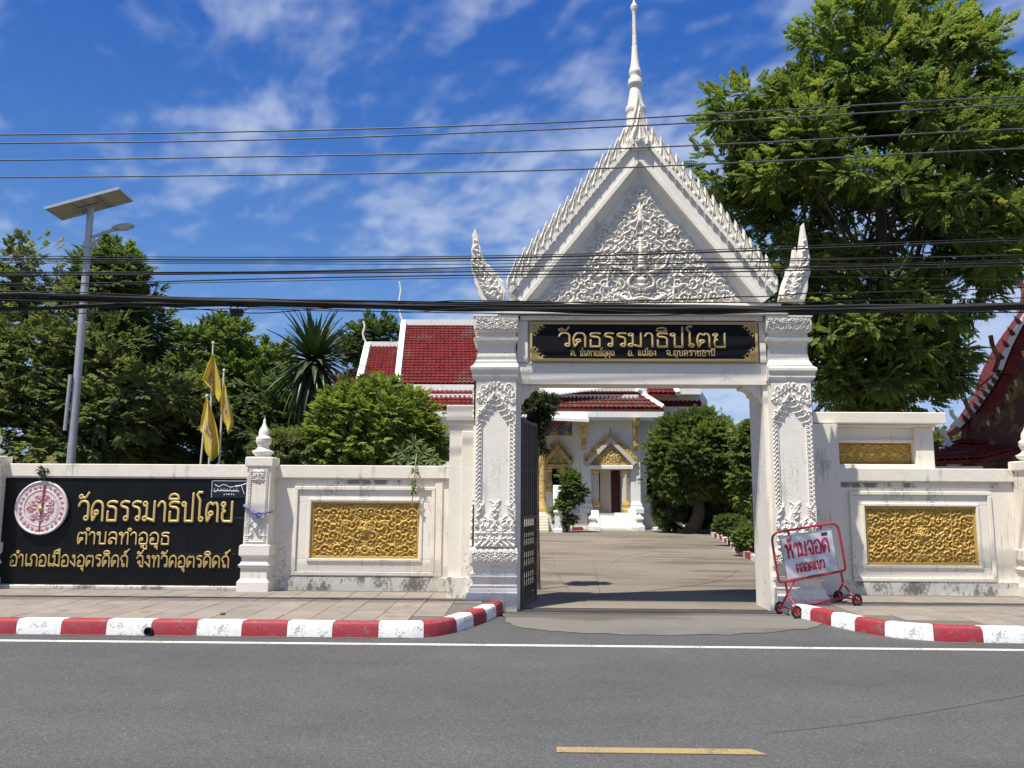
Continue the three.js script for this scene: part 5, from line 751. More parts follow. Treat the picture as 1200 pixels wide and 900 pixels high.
// the big feathery tree on the right
plant('shade_tree', 'huge feathery green tree towering over the right gate pillar and wing', 'tree', { seed: 11, z: -21, foot: 1015, tr: 0.28, spray: 'pinnate', clumps: 480, per: 52, cr: 0.50, size: 0.33, squash: 0.38, cols: GREEN.lime, limbs: 40, fork: 0.75, shell: 0.6, ragged: 0.34, lift: 0.05, ells: [[1030, 235, 165, 190], [1010, 85, 105, 85], [930, 185, 85, 75], [1145, 215, 90, 120], [1120, 100, 70, 70], [1000, 380, 95, 90], [1060, 395, 55, 75], [1005, 440, 62, 44], [865, 215, 45, 34], [870, 130, 34, 28], [1050, 445, 44, 36]] });
plant('street_tree', 'sparse light green tree at the far end of the black name wall', 'tree', { seed: 21, z: -18, foot: 20, tr: 0.12, spray: 'broad', clumps: 60, per: 34, cr: 0.5, size: 0.26, squash: 0.7, cols: GREEN.olive, fork: 0.9, shell: 0.7, ragged: 0.3, ells: [[-10, 400, 60, 95], [28, 335, 22, 48], [60, 350, 26, 34], [45, 440, 60, 60]] });
plant('street_tree', 'upright leafy tree directly behind the solar lamp pole', 'tree', { seed: 22, z: -19.5, foot: 128, tr: 0.13, spray: 'broad', clumps: 70, per: 46, cr: 0.5, size: 0.26, squash: 0.7, cols: GREEN.mid, fork: 0.9, ragged: 0.25, ells: [[130, 335, 40, 48], [140, 390, 42, 60], [110, 330, 20, 30]] });
plant('street_tree', 'broad dense tree filling the space behind the lamp foot and name wall', 'tree', { seed: 23, z: -17.2, foot: 90, tr: 0.16, spray: 'broad', clumps: 110, per: 52, cr: 0.55, size: 0.27, squash: 0.65, cols: GREEN.olive, ells: [[60, 470, 105, 85], [150, 485, 80, 72], [20, 520, 80, 60], [110, 430, 50, 40]] });
plant('street_tree', 'round dark green tree behind the three yellow flags', 'tree', { seed: 24, z: -20, foot: 240, tr: 0.18, spray: 'broad', clumps: 120, per: 62, cr: 0.6, size: 0.29, squash: 0.6, cols: GREEN.mid, ells: [[235, 445, 62, 68], [275, 470, 55, 55], [205, 500, 60, 55], [290, 515, 60, 50], [320, 450, 30, 35]] });
plant('street_tree', 'small distant tree rising between the fan-leaved palm and temple roof', 'tree', { seed: 25, z: -62, foot: 436, tr: 0.2, spray: 'broad', clumps: 40, per: 50, cr: 1.2, size: 0.6, cols: GREEN.dark, ells: [[438, 400, 26, 24], [420, 430, 24, 30]] });
plant('round_shrub', 'big rounded bright green shrub bulging above the wall', 'shrub', { seed: 26, z: -14.6, foot: 440, tr: 0.06, spray: 'broad', clumps: 190, per: 56, cr: 0.24, size: 0.15, squash: 0.85, cols: GREEN.bright, shell: 0.3, limbs: 30, ells: [[440, 505, 70, 54], [400, 525, 42, 36], [480, 520, 36, 38]], odd: 0.02 });
plant('croton_shrub', 'reddish leaved shrub beside the palm trunk', 'shrub', { seed: 27, z: -15.8, foot: 402, tr: 0.04, spray: 'broad', clumps: 14, per: 40, cr: 0.28, size: 0.17, cols: [[0.10, 0.03, 0.02], [0.16, 0.06, 0.03]], ells: [[404, 458, 24, 14], [345, 530, 22, 16]] });
plant('understorey_shrub', 'low green shrub between the finial post and rounded shrub', 'shrub', { seed: 28, z: -14.3, foot: 352, tr: 0.04, spray: 'lance', clumps: 16, per: 36, cr: 0.25, size: 0.2, cols: GREEN.olive, ells: [[345, 530, 24, 24], [322, 528, 16, 16]] });
plant('street_tree', 'dark low tree under the palm, filling behind the carved post', 'tree', { seed: 29, z: -18.5, foot: 330, tr: 0.1, spray: 'broad', clumps: 60, per: 50, cr: 0.5, size: 0.26, cols: GREEN.dark, ells: [[320, 500, 45, 50], [385, 505, 40, 40]] });
// court: round tree by the hall, shrubs and clipped hedges
plant('court_tree', 'dense rounded tree with dark trunk standing before the temple hall', 'tree', { seed: 31, z: -36, foot: 807, tr: 0.30, spray: 'round', clumps: 170, per: 60, cr: 0.62, size: 0.30, squash: 0.75, cols: GREEN.mid, shell: 0.45, fork: 0.95, ells: [[817, 535, 50, 48], [791, 552, 23, 31], [848, 552, 30, 38]], limbs: 24 });
plant('court_tree', 'yellowish green slender tree beside the right gate jamb', 'tree', { seed: 32, z: -33, foot: 884, tr: 0.12, spray: 'broad', clumps: 60, per: 46, cr: 0.5, size: 0.30, cols: GREEN.lime, ells: [[884, 555, 22, 40], [876, 525, 16, 20], [890, 520, 14, 24]] });
plant('court_shrub', 'leafy shrub beside the hall porch stair', 'shrub', { seed: 33, z: -36.2, foot: 664, tr: 0.05, spray: 'broad', clumps: 44, per: 32, cr: 0.26, size: 0.26, cols: GREEN.mid, fork: 0.9, ells: [[665, 570, 10, 18], [662, 600, 11, 15], [674, 580, 8, 9]] });
plant('court_shrub', 'dark shrub at the foot of the rounded court tree', 'shrub', { seed: 34, z: -36.8, foot: 782, tr: 0.05, spray: 'lance', clumps: 30, per: 40, cr: 0.34, size: 0.34, cols: GREEN.dark, ells: [[782, 598, 14, 18], [838, 606, 22, 12]] });
plant('court_shrub', 'deep green bushes in the shade right of the court tree trunk', 'shrub', { seed: 37, z: -37.5, foot: 835, tr: 0.05, spray: 'broad', clumps: 40, per: 44, cr: 0.4, size: 0.3, cols: GREEN.dark, ells: [[830, 600, 26, 14], [862, 598, 16, 14]] });
plant('clipped_hedge', 'small clipped hedge ball further along the court kerb', 'hedge', { seed: 35, z: -27, foot: 852, tr: 0.03, spray: 'round', clumps: 90, per: 40, cr: 0.16, size: 0.12, squash: 0.9, cols: GREEN.mid, shell: 0.3, ells: [[853, 615, 12, 8], [862, 616, 10, 8]] });
plant('clipped_hedge', 'larger clipped hedge ball close to the right gate jamb', 'hedge', { seed: 36, z: -22.5, foot: 880, tr: 0.03, spray: 'round', clumps: 120, per: 40, cr: 0.16, size: 0.11, squash: 0.9, cols: GREEN.lime, shell: 0.3, ells: [[876, 629, 14, 12], [893, 632, 12, 14]] });
plant('gate_creeper', 'dark straggling plant behind the top of the open gate leaf', 'plant', { seed: 41, z: -14.3, foot: 631, tr: 0.035, spray: 'lance', clumps: 26, per: 24, cr: 0.15, size: 0.15, squash: 0.9, cols: [[0.03, 0.045, 0.015], [0.06, 0.075, 0.025], [0.1, 0.1, 0.04]], fork: 0.2, ells: [[630, 472, 15, 10], [620, 480, 9, 7], [633, 505, 4, 24]] });
plant('distant_tree', 'hazy far tree beyond the small temple roof', 'tree', { seed: 42, z: -70, foot: 1103, tr: 0.2, spray: 'broad', clumps: 40, per: 40, cr: 1.2, size: 0.7, cols: GREEN.olive, ells: [[1100, 527, 34, 12]] });
// a shoot of the shrub trailing over the coping, and a weed on the coping
{
  const o = thing('trailing_vine', 'leafy shoot trailing over the wall coping onto the gilded panel', 'vine'), z = WZ + 0.1, q = (x, y, dz = 0) => P(x, y, z + dz), m = std({ color: lin(0.28, 0.27, 0.17), roughness: 0.8 });
  mesh('stem', [tube([q(489, 528, -0.35), q(487, 543, 0.0), q(486, 560, 0.02), q(484, 575, 0.015), q(483, 592, 0.01)], 0.008, 20, 5), tube([q(487, 545, 0.0), q(492, 556, 0.02), q(497, 575, 0.02)], 0.005, 12, 5), tube([q(486, 545, 0), q(480, 556, 0.02), q(476, 566, 0.02)], 0.004, 12, 5)], m, o);
  const r = rng(9), list = []; const clus = (x, y, n, L, dz) => { for (let k = 0; k < n; k++) { const a = k / n * 6.283 + r(); list.push([q(x, y, dz), V(Math.cos(a), Math.sin(a) * 0.8 - 0.15, 0.5 * r()).normalize(), V(0, 0.5, 1), L * (0.7 + 0.6 * r()), 0.045]); } };
  for (const [x, y, n] of [[470, 528, 12], [485, 520, 14], [496, 530, 14], [506, 536, 12], [478, 538, 12], [490, 540, 10], [512, 540, 8], [463, 538, 8]]) clus(x, y, n, 0.17, -0.25); for (const [x, y] of [[486, 552], [484, 568], [484, 575]]) clus(x, y, 5, 0.09, 0.03);
  mesh('leaves', leafFan(list), std({ color: lin(0.085, 0.13, 0.028), roughness: 0.6, side: THREE.DoubleSide }), o, true);
  const w = thing('wall_weed', 'small dark weed rooted on the coping above the round crest', 'weed'), l2 = []; for (let k = 0; k < 46; k++) { const a = r() * 6.283; l2.push([P(47 + r() * 9, 548 + r() * 10, WZ + 0.11), V(Math.cos(a), Math.sin(a) * 0.7 - 0.2, 0.3 + 0.4 * r()).normalize(), V(0, 0.6, 1), 0.05 + 0.06 * r(), 0.03]); }
  mesh('leaves', leafFan(l2), std({ color: lin(0.045, 0.062, 0.03), roughness: 0.8, side: THREE.DoubleSide }), w, true);
  mesh('stem', tube([P(50, 546, WZ + 0.06), P(51, 552, WZ + 0.1), P(52, 560, WZ + 0.095)], 0.006, 8, 5), MAT.bark, w);
}
// fan-leaved palm: every blade is its own piece
{
  const z = -17, c = P(368, 425, z), foot = P(372, 560, z), o = thing('fan_palm', 'tall palm-like plant with a spiky ball of long narrow blades', 'palm', [foot.x, 0, z]), r = rng(61);
  const top = c.clone().sub(o.position); mesh('trunk', [tube([V(0, 0, 0), V(0.02, 1.2, 0.03), V(-0.03, top.y * 0.7, 0), V(top.x, top.y - 0.1, 0)], 0.10, 16, 10)], MAT.bark, o);
  const blade = (n) => { const pos = [], L = 1, W = 0.115, pts = []; for (let i = 0; i <= 5; i++) { const t = i / 5, w = W * Math.sin(Math.PI * Math.min(0.97, 0.2 + t * 0.8)), y = -n * t * t; pts.push([V(t, y, -w / 2), V(t, y - 0.012, 0), V(t, y, w / 2)]); } for (let i = 0; i < 5; i++) for (let k = 0; k < 2; k++) { const a = pts[i][k], b = pts[i][k + 1], d = pts[i + 1][k + 1], e = pts[i + 1][k]; for (const q of [a, b, d, a, d, e]) pos.push(q.x, q.y, q.z); } const g = new THREE.BufferGeometry(); g.setAttribute('position', new THREE.Float32BufferAttribute(pos, 3)); g.setAttribute('uv', new THREE.Float32BufferAttribute(new Float32Array(pos.length / 3 * 2), 2)); g.computeVertexNormals(); return g; };
  const gs = [blade(0.22), blade(0.45), blade(0.62)], Z = V(), Y = V();
  for (let k = 0; k < 290; k++) {
    const el = lerp(1.5, -1.25, Math.pow(k / 290, 0.95)) + (r() - 0.5) * 0.2, az = k * 2.39996, d = V(Math.cos(az) * Math.cos(el), Math.sin(el), Math.sin(az) * Math.cos(el)), m = mesh('blade', gs[el > 0.5 ? 0 : el > -0.3 ? 1 : 2], MAT.frond[el < -0.75 && r() < 0.3 ? 3 : Math.floor(r() * 3)], o, true), s = (0.68 + 0.55 * r());
    Y.set(0, 1, 0.001); Z.copy(d).cross(Y).normalize(); Y.copy(Z).cross(d).normalize(); m.matrix.makeBasis(d, Y, Z); m.quaternion.setFromRotationMatrix(m.matrix); m.scale.set(s, s, s * 0.95); m.position.copy(top).addScaledVector(d, 0.06).add(V(0, el < 0 ? el * 0.45 : 0, 0));
  }
}
// ------------------------------------------------------------------ temple hall beyond the court
{
  const o = thing('temple_hall', 'white temple hall with tiered red tiled roofs and gilded doorway', 'temple'), ZF = -39.6;
  const X = (px, z = ZF) => P(px, 520, z).x, Y = (py, z = ZF, px = 700) => P(px, py, z).y;
  const xl = X(432), bl = X(494), br = X(749), xr = X(822, ZF - 1.2), yS = Y(601), yE = Y(484, -38.95);
  // walls
  
  const d0 = X(701.5), d1 = X(728.5), dT = Y(550), w0 = X(646.5), w1 = X(660), wT = Y(549), wB = Y(572);
  mesh('front_wall', [bx(bl, w0, 0, yE + 1.0, ZF - 1.15, ZF), bx(w1, d0, 0, yE + 1.0, ZF - 1.15, ZF), bx(d1, br, 0, yE + 1.0, ZF - 1.15, ZF), bx(d0, d1, dT, yE + 1.0, ZF - 1.15, ZF), bx(w0, w1, wT, yE + 1.0, ZF - 1.15, ZF), bx(w0, w1, 0, wB, ZF - 1.15, ZF), bx(d0, d1, 0, yS, ZF - 1.15, ZF)], MAT.templeWhite, o);
  const zb = ZF - 1.2, yT0 = Y(448, -41), q0 = X(757, zb), q1 = X(777, zb), q2 = X(790, zb), q3 = X(803, zb), qB = Y(580, zb), qT = Y(555, zb);
  mesh('hall_wall', [bx(xl, w0, 0, yT0, zb - 0.3, zb), bx(w1, d0, 0, yT0, zb - 0.3, zb), bx(w0, w1, wT, yT0, zb - 0.3, zb), bx(w0, w1, 0, wB, zb - 0.3, zb), bx(d0, d1, dT, yT0, zb - 0.3, zb), bx(d1, q0, 0, yT0, zb - 0.3, zb), bx(q0, q1, qT, yT0, zb - 0.3, zb), bx(q0, q1, 0, qB, zb - 0.3, zb), bx(q1, q2, 0, yT0, zb - 0.3, zb), bx(q2, q3, qT, yT0, zb - 0.3, zb), bx(q2, q3, 0, qB, zb - 0.3, zb), bx(q3, xr, 0, yT0, zb - 0.3, zb), bx(xl, xl + 0.3, 0, yT0, -50, zb - 0.3), bx(xr - 0.3, xr, 0, yT0, -50, zb - 0.3), bx(xl, xr, 0, yT0, -50.3, -50)], MAT.templeWhite, o);
  mesh('hall_floor', bx(xl + 0.3, xr - 0.3, 0.0, yS, -50, zb - 0.301), MAT.roomWall, o); mesh('hall_ceiling', bx(xl, xr, yT0, yT0 + 0.2, -50.3, zb), MAT.roomWall, o); mesh('hall_altar_wall', bx(xl + 0.4, xr - 0.4, yS, yT0, -49.9, -49.7), MAT.roomWall, o);
  mesh('wall_plinth', [bx(bl, d0 - 0.6, 0, yS, ZF + 0.001, ZF + 0.22, 0.03), bx(d1 + 0.6, br, 0, yS, ZF + 0.001, ZF + 0.22, 0.03), bx(br, xr, 0, yS, ZF - 1.19, ZF - 0.95, 0.03)], MAT.templeWhite, o);
  for (const px of [686.5, 744]) { const x = X(px); mesh('pilaster', bx(x - 0.24, x + 0.24, yS + 0.002, yE + 0.2, ZF - 0.02, ZF + 0.10, 0.02), MAT.templeWhite, o); mesh('pilaster_foot', ringLathe([[0.10, 0], [0.10, 0.22], [0.03, 0.32], [0.03, 0.4], [0.0, 0.5]], 0.25, 0.1, x, ZF + 0.12).translate(0, yS, 0), MAT.templeWhite, o); }
  // windows half hidden by the court tree
  for (const [a, b] of [[q0, q1], [q2, q3]]) for (const k of [0.33, 0.66]) mesh('window_bar', bx(lerp(a, b, k) - 0.03, lerp(a, b, k) + 0.03, qB, qT, zb - 0.2, zb - 0.12), MAT.doorRed, o);
  mesh('window_sill', bx(X(755, ZF - 1.2), X(779, ZF - 1.2), Y(582.5, ZF - 1.2), Y(580.3, ZF - 1.2), ZF - 1.22, ZF - 1.08, 0.02), MAT.templeGold, o);
  // gilded surrounds
  function surround(n, x0, x1, yb, yt, apexPx, tipPx, door) {
    const s = part(n, o), cx = (x0 + x1) / 2, pw = 0.24, yA = Y(apexPx), yP = Y(tipPx), hw = (x1 - x0) / 2 + (door ? 0.52 : 0.26);
    for (const [a, b] of [[x0 - pw - 0.05, x0 - 0.02], [x1 + 0.02, x1 + pw + 0.05]]) { mesh('jamb', [bx(a, b, yb, yt, ZF + 0.0, ZF + 0.16, 0.03), bx((a + b) / 2 - 0.05, (a + b) / 2 + 0.05, yb + 0.3, yt - 0.2, ZF + 0.15, ZF + 0.22, 0.03)], door ? MAT.doorPale : MAT.templeGold, s); mesh('jamb_foot', ringLathe([[0.05, 0], [0.07, 0.15], [0.02, 0.25], [0.05, 0.4], [0.0, 0.62]], (b - a) / 2, 0.1, (a + b) / 2, ZF + 0.1).translate(0, yb, 0), MAT.templeGold, s); mesh('jamb_head', ringLathe([[0, 0], [0.06, 0.1], [0.02, 0.15], [0.08, 0.25]], (b - a) / 2, 0.1, (a + b) / 2, ZF + 0.1).translate(0, yt - 0.2, 0), MAT.templeGold, s); }
    mesh('head_beam', bx(cx - hw, cx + hw, yt, yt + 0.2, ZF + 0.001, ZF + 0.3, 0.03), door ? MAT.templeWhite : MAT.templeGold, s);
    const tri = extrude([[-hw + 0.14, 0], [hw - 0.14, 0], [0, yA - yt - 0.35]], 0.1); tri.translate(cx, yt + 0.21, ZF + 0.02); mesh('pediment', flatN(tri), MAT.goldGround, s);
    const rl = scrollField(1.4, 1.2, 0.03, 0.16, 0.07, 515, (x, y) => y < 1.25 - Math.abs(x - 0.7) * 1.7 - 0.15); mesh('pediment_carving', rl.mesh(), MAT.templeGold, s, true).position.set(cx, yt + 0.22, ZF + 0.121);
    for (const q of [-1, 1]) {
      const r = extrude([[hw + 0.02, 0], [hw + 0.16, 0.10], [0.0, yA - yt + 0.12], [0, yA - yt - 0.12]], 0.18, 0.015); const g = q < 0 ? flipWind(flatN(r).scale(-1, 1, 1)) : flatN(r); g.computeVertexNormals(); g.translate(cx, yt + 0.2, ZF + 0.08); mesh('rake', g, door ? MAT.doorPale : MAT.templeGold, s);
      for (let k = 0; k < 8; k++) { const u = k / 8, fx = lerp(hw + 0.12, 0.06, u), fy = lerp(0.12, yA - yt + 0.1, u), f = extrude([[-0.09, 0], [-0.07, 0.16], [0.0, 0.34], [0.07, 0.16], [0.09, 0]], 0.06, 0.01); f.rotateZ(-q * 0.25); f.translate(cx + q * fx, yt + 0.2 + fy, ZF + 0.14); mesh('rake_leaf', flatN(f), MAT.templeGold, s); }
      const horn = extrude([[-0.1, 0], [-0.02, 0.2], [0.14, 0.6], [0.05, 0.2], [0.12, 0]], 0.08, 0.01); if (q < 0) { horn.scale(-1, 1, 1); flipWind(horn); } horn.translate(cx + q * (hw + 0.06), yt + 0.2, ZF + 0.12); mesh('corner_horn', flatN(horn), MAT.templeGold, s);
    }
    mesh('pinnacle', lathe([[0.16, 0], [0.1, 0.15], [0.12, 0.22], [0.06, 0.35], [0.08, 0.42], [0.03, 0.6], [0.04, 0.66], [0.012, yP - yA - 0.1], [0.001, yP - yA]], 10).translate(cx, yA + 0.05, ZF + 0.16), MAT.templeGold, s);
    return s;
  }
  surround('gilded_doorway', d0, d1, yS, dT, 520, 500, true); surround('gilded_window', w0, w1, wB - 0.2, wT, 530, 511, false);
  mesh('pale_door_leaf', bx(d0 + 0.08, (d0 + d1) / 2 + 0.05, yS, dT - 0.02, ZF - 0.4, ZF - 0.32, 0.02), MAT.doorPale, o); mesh('red_door_leaf', bx((d0 + d1) / 2 + 0.1, (d0 + d1) / 2 + 0.75, yS, dT - 0.02, ZF - 1.1, ZF - 1.03, 0.02), MAT.doorRed, o);
  // door steps with side cheeks
  const st = part('door_steps', o), s0 = X(699.5), s1 = X(734), nS = 6, zs = -38.35;
  for (let k = 0; k < nS; k++) mesh('step', bx(s0, s1, 0, yS * (k + 1) / nS, lerp(zs, ZF + 0.2, (k + 1) / nS) - 0.02, lerp(zs, ZF + 0.2, k / nS), 0.015), MAT.templeWhite, st);
  for (const [a, b] of [[s0 - 0.34, s0 - 0.004], [s1 + 0.004, s1 + 0.34]]) { const g = extrude([[0, 0], [1.45, 0], [1.45, 0.18], [0.9, 0.35], [0.3, yS + 0.1], [0, yS + 0.2]], b - a, 0.01); g.rotateY(-Math.PI / 2); g.translate(b, 0, ZF + 0.22); mesh('step_cheek', flatN(g), MAT.templeWhite, st); }
  for (const px of [694, 748]) { const x = X(px, -38.4); mesh('step_newel', ringLathe([[0.1, 0], [0.1, 0.2], [0.02, 0.3], [0.0, 0.5], [0.06, 0.54], [0.06, 0.6], [0.0, 0.66], [-0.1, 0.78]], 0.13, 0.13, x, -38.5), MAT.templeWhite, o); }
  // roofs, each a slab with tiles on its back
  const roof = (n, pts, mat = MAT.tile) => mesh(n, pts.length === 4 ? [slabOf(pts, 0.16), tiled(...pts.map((p) => V(p.x, p.y + 0.01, p.z)))] : slabOf(pts, 0.16), mat, o);
  const band = (n, a, b, w, h) => { const g = new THREE.BoxGeometry(a.distanceTo(b), h, w); const d = b.clone().sub(a).normalize(), z = V(0, 0, 1).addScaledVector(d, -d.z).normalize(); if (Math.abs(d.z) > 0.97) z.set(1, 0, 0); const y = z.clone().cross(d).normalize(); g.applyMatrix4(new THREE.Matrix4().makeBasis(d, y, d.clone().cross(y))); g.translate((a.x + b.x) / 2, (a.y + b.y) / 2, (a.z + b.z) / 2); return mesh(n, g, MAT.templeWhite, o); };
  const zr = -45.2, zm = -40.2, yR = P(520, 381, zr).y, yM = P(520, 450, zm).y, mL = P(469, 450, zm).x, mR = P(821, 450, zm).x, rL = P(476, 381, zr).x, rR = mR - 0.6;
  roof('upper_roof', [V(mL, yM, zm), V(mR, yM, zm), V(rR, yR, zr), V(rL, yR, zr)]); roof('upper_roof_back', [V(rL, yR, zr), V(rR, yR, zr), V(mR, yM, 2 * zr - zm), V(mL, yM, 2 * zr - zm)]);
  band('ridge_cap', V(rL - 0.1, yR + 0.12, zr), V(rR, yR + 0.12, zr), 0.4, 0.34); band('verge_board', V(mL - 0.12, yM - 0.05, zm + 0.1), V(rL - 0.12, yR + 0.15, zr), 0.36, 0.3); band('verge_board', V(mR + 0.12, yM - 0.05, zm + 0.1), V(rR + 0.12, yR + 0.15, zr), 0.36, 0.3);
  mesh('left_gable', slabOf([V(mL + 0.05, yM, zm - 0.3), V(rL + 0.05, yR - 0.3, zr), V(mL + 0.05, yM, 2 * zr - zm + 0.3)], 0.1, V(1, 0, 0)), MAT.darkWood, o);
  const yR2 = P(450, 406, zr).y, l0 = P(423, 452, zm).x, l1 = P(434, 406, zr).x, yM2 = P(450, 456, zm).y;
  roof('lower_end_roof', [V(l0, yM2, zm), V(mL + 0.3, yM2, zm), V(rL + 0.1, yR2, zr), V(l1, yR2, zr)]); roof('lower_end_roof_back', [V(l1, yR2, zr), V(rL + 0.1, yR2, zr), V(mL + 0.3, yM2, 2 * zr - zm), V(l0, yM2, 2 * zr - zm)]);
  band('ridge_cap', V(l1 - 0.1, yR2 + 0.1, zr), V(rL + 0.1, yR2 + 0.1, zr), 0.36, 0.3); band('verge_board', V(l0 - 0.12, yM2 - 0.1, zm + 0.1), V(l1 - 0.12, yR2 + 0.1, zr), 0.36, 0.36);
  for (const [x, y, h] of [[rL - 0.15, yR, 2.6], [l1 - 0.15, yR2, 1.5]]) mesh('roof_horn', tube([V(x + 0.35, y - 0.1, zr), V(x, y + 0.1, zr), V(x - 0.3, y + h * 0.45, zr), V(x - 0.22, y + h * 0.8, zr), V(x - 0.32, y + h, zr)], 0.06, 18, 6), MAT.templeWhite, o);
  const b1 = P(520, 458, -39.9), b0 = P(520, 450.5, zm); mesh('roof_break_band', bx(mL, mR, b1.y - 0.1, yM - 0.04, zm - 0.6, zm + 0.12), MAT.templeWhite, o);
  // skirt roof with a hipped right end, fascia under it
  const eZ = -38.95, yT = P(700, 459, zm + 0.1).y, eL = P(474, 478, eZ).x, eR = P(777.5, 478, eZ).x, yEv = P(700, 478.5, eZ).y, hR = P(746, 459, zm).x;
  roof('skirt_roof', [V(eL, yEv, eZ), V(P(640, 478, eZ).x, yEv, eZ), V(P(640, 459, zm).x, yT, zm + 0.1), V(P(478, 459, zm).x, yT, zm + 0.1)]); roof('weathered_skirt_roof', [V(P(640, 478, eZ).x, yEv, eZ), V(eR, yEv, eZ), V(hR, yT, zm + 0.1), V(P(640, 459, zm).x, yT, zm + 0.1)], MAT.tileOld); roof('skirt_hip', [V(eR, yEv, eZ), V(eR, yEv, zm - 0.5), V(hR, yT, zm + 0.1)]);
  band('hip_ridge', V(eR, yEv + 0.08, eZ), V(hR, yT + 0.08, zm + 0.1), 0.2, 0.2);
  mesh('fascia', [bx(eL, eR, yEv - 0.44, yEv - 0.165, eZ - 0.05, eZ + 0.05), bx(eL, eR, yEv - 0.56, yEv - 0.44, eZ - 0.3, eZ - 0.02)], MAT.templeWhite, o); mesh('eave_soffit', bx(eL, eR, yEv - 0.5, yEv - 0.46, ZF, eZ - 0.3), MAT.templeWhite, o);
  // right wing roof seen past the hip
  const wZ = -40.7, ww = P(800, 473, wZ), wl = P(768, 473, wZ).x, wr = P(823, 473, wZ).x, wt = P(800, 440, wZ - 2.2).y;
  roof('wing_roof', [V(wl, ww.y, wZ), V(wr, ww.y, wZ), V(wr - 0.45, wt, wZ - 2.2), V(wl, wt, wZ - 2.2)]); band('verge_board', V(wr + 0.1, ww.y, wZ + 0.1), V(wr - 0.35, wt + 0.1, wZ - 2.2), 0.3, 0.3); mesh('wing_fascia', bx(wl, wr + 0.2, ww.y - 0.45, ww.y - 0.165, wZ - 0.3, wZ + 0.05), MAT.templeWhite, o);
  const k0 = P(757, 459, -40.4), k1 = P(785, 452, -40.4); roof('small_tier_roof', [V(k0.x, k0.y - 0.2, -39.6), V(k1.x + 0.2, k0.y - 0.2, -39.6), V(k1.x, k1.y + 0.2, -40.6), V(k0.x, k1.y + 0.2, -40.6)]); band('tier_verge', V(k1.x + 0.25, k0.y - 0.2, -39.55), V(k1.x + 0.05, k1.y + 0.3, -40.6), 0.25, 0.25);
  // pale sheet canopy lying over the skirt roof
  const c0 = P(606, 466, -38.9), c1 = P(640, 468, -37.6), c2 = P(755, 449, -39.6), c3 = P(606, 444, -39.8), cor = []; { const n = 34; for (let i = 0; i < n; i++) { const t0 = i / n, t1 = (i + 0.55) / n, a = (t) => V(lerp(c0.x, c2.x - 0.2, t), lerp(P(620, 468, -38.8).y, c2.y - 0.05, t), lerp(-38.8, -39.6, t)), b = (t) => V(lerp(c3.x, c2.x, t), lerp(c3.y, c2.y + 0.05, t), -39.8); cor.push(slabOf([a(t0), a((i + 1) / n), b((i + 1) / n), b(t0)], 0.03)); cor.push(slabOf([a(t0), a(t1), b(t1), b(t0)].map((p) => p.setY(p.y + 0.045)), 0.04)); } } mesh('sheet_canopy', cor, MAT.sheetMetal, o);
  // gilded brackets under the eave
  for (const px of [684, 744]) { const x = X(px), y = yEv - 0.5, g = extrude([[0, 0], [0.9, 0], [0.75, -0.2], [0.45, -0.35], [0.35, -0.75], [0.2, -0.9], [0.22, -1.3], [0.05, -1.5], [0, -1.45]], 0.2, 0.02); g.rotateY(-Math.PI / 2); g.translate(x + 0.1, y, ZF + 0.11); mesh('eave_bracket', flatN(g), MAT.templeGold, o); }
  // porch on the left: canopy, painted beam, gilded columns and a stair with a swept balustrade
  const pz = -37.8, pc = P(690, 491, pz), pr = part('porch', o);
  mesh('porch_canopy', slabOf([V(P(560, 486, pz).x, P(640, 486, pz).y, pz), V(pc.x, pc.y, pz), V(pc.x, P(640, 483, -39).y + 0.0, ZF + 0.05), V(P(560, 486, pz).x, P(640, 480, -39).y, ZF + 0.05)], 0.14), MAT.templeWhite, pr);
  mesh('painted_beam', bx(P(600, 500, pz).x, P(671, 500, pz).x, P(640, 508.5, pz).y, P(640, 490.5, pz).y, pz - 1.0, pz - 0.4), MAT.mural, pr);
  for (const px of [635.5, 613]) { const x = P(px, 560, pz - 0.6).x, yb = P(640, 601, pz - 0.6).y, yt = P(640, 507, pz - 0.6).y; mesh('gilded_column', lathe([[0.26, 0], [0.28, 0.25], [0.18, 0.4], [0.22, 0.6], [0.16, 0.8], [0.15, yt - yb - 0.9], [0.2, yt - yb - 0.75], [0.16, yt - yb - 0.6], [0.26, yt - yb - 0.1], [0.28, yt - yb]], 12).translate(x, yb, pz - 0.6), MAT.templeGold, pr); }
  mesh('porch_floor', bx(P(560, 601, pz).x, P(652, 601, pz).x, 0, P(640, 601, pz).y, ZF + 0.25, pz - 0.05), MAT.templeWhite, pr);
  const hS = P(640, 601, pz).y; for (let k = 0; k < 6; k++) mesh('porch_step', bx(P(600, 601, pz).x, P(642, 610, pz).x, 0, hS * (k + 1) / 7, pz - 0.045, pz + 1.6 - k * 0.26, 0.015), MAT.stone, pr);
  const bal = extrude([[0, 0], [1.9, 0], [1.9, 0.75], [1.55, 0.55], [1.1, 0.75], [0.6, 1.35], [0.2, 2.0], [0, 2.1]], 0.34, 0.02); bal.rotateY(-Math.PI / 2); bal.translate(P(651, 610, pz).x + 0.25, 0, pz - 0.06); mesh('stair_balustrade', flatN(bal), MAT.templeWhite, pr); mesh('balustrade_newel', ringLathe([[0.04, 0], [0.04, 0.15], [0, 0.2], [0, 0.85], [0.05, 0.9], [0.04, 0.96], [-0.05, 1.0], [-0.12, 1.2]], 0.15, 0.15, P(653.5, 610, pz + 1.7).x, pz + 1.86), MAT.templeWhite, pr);
}
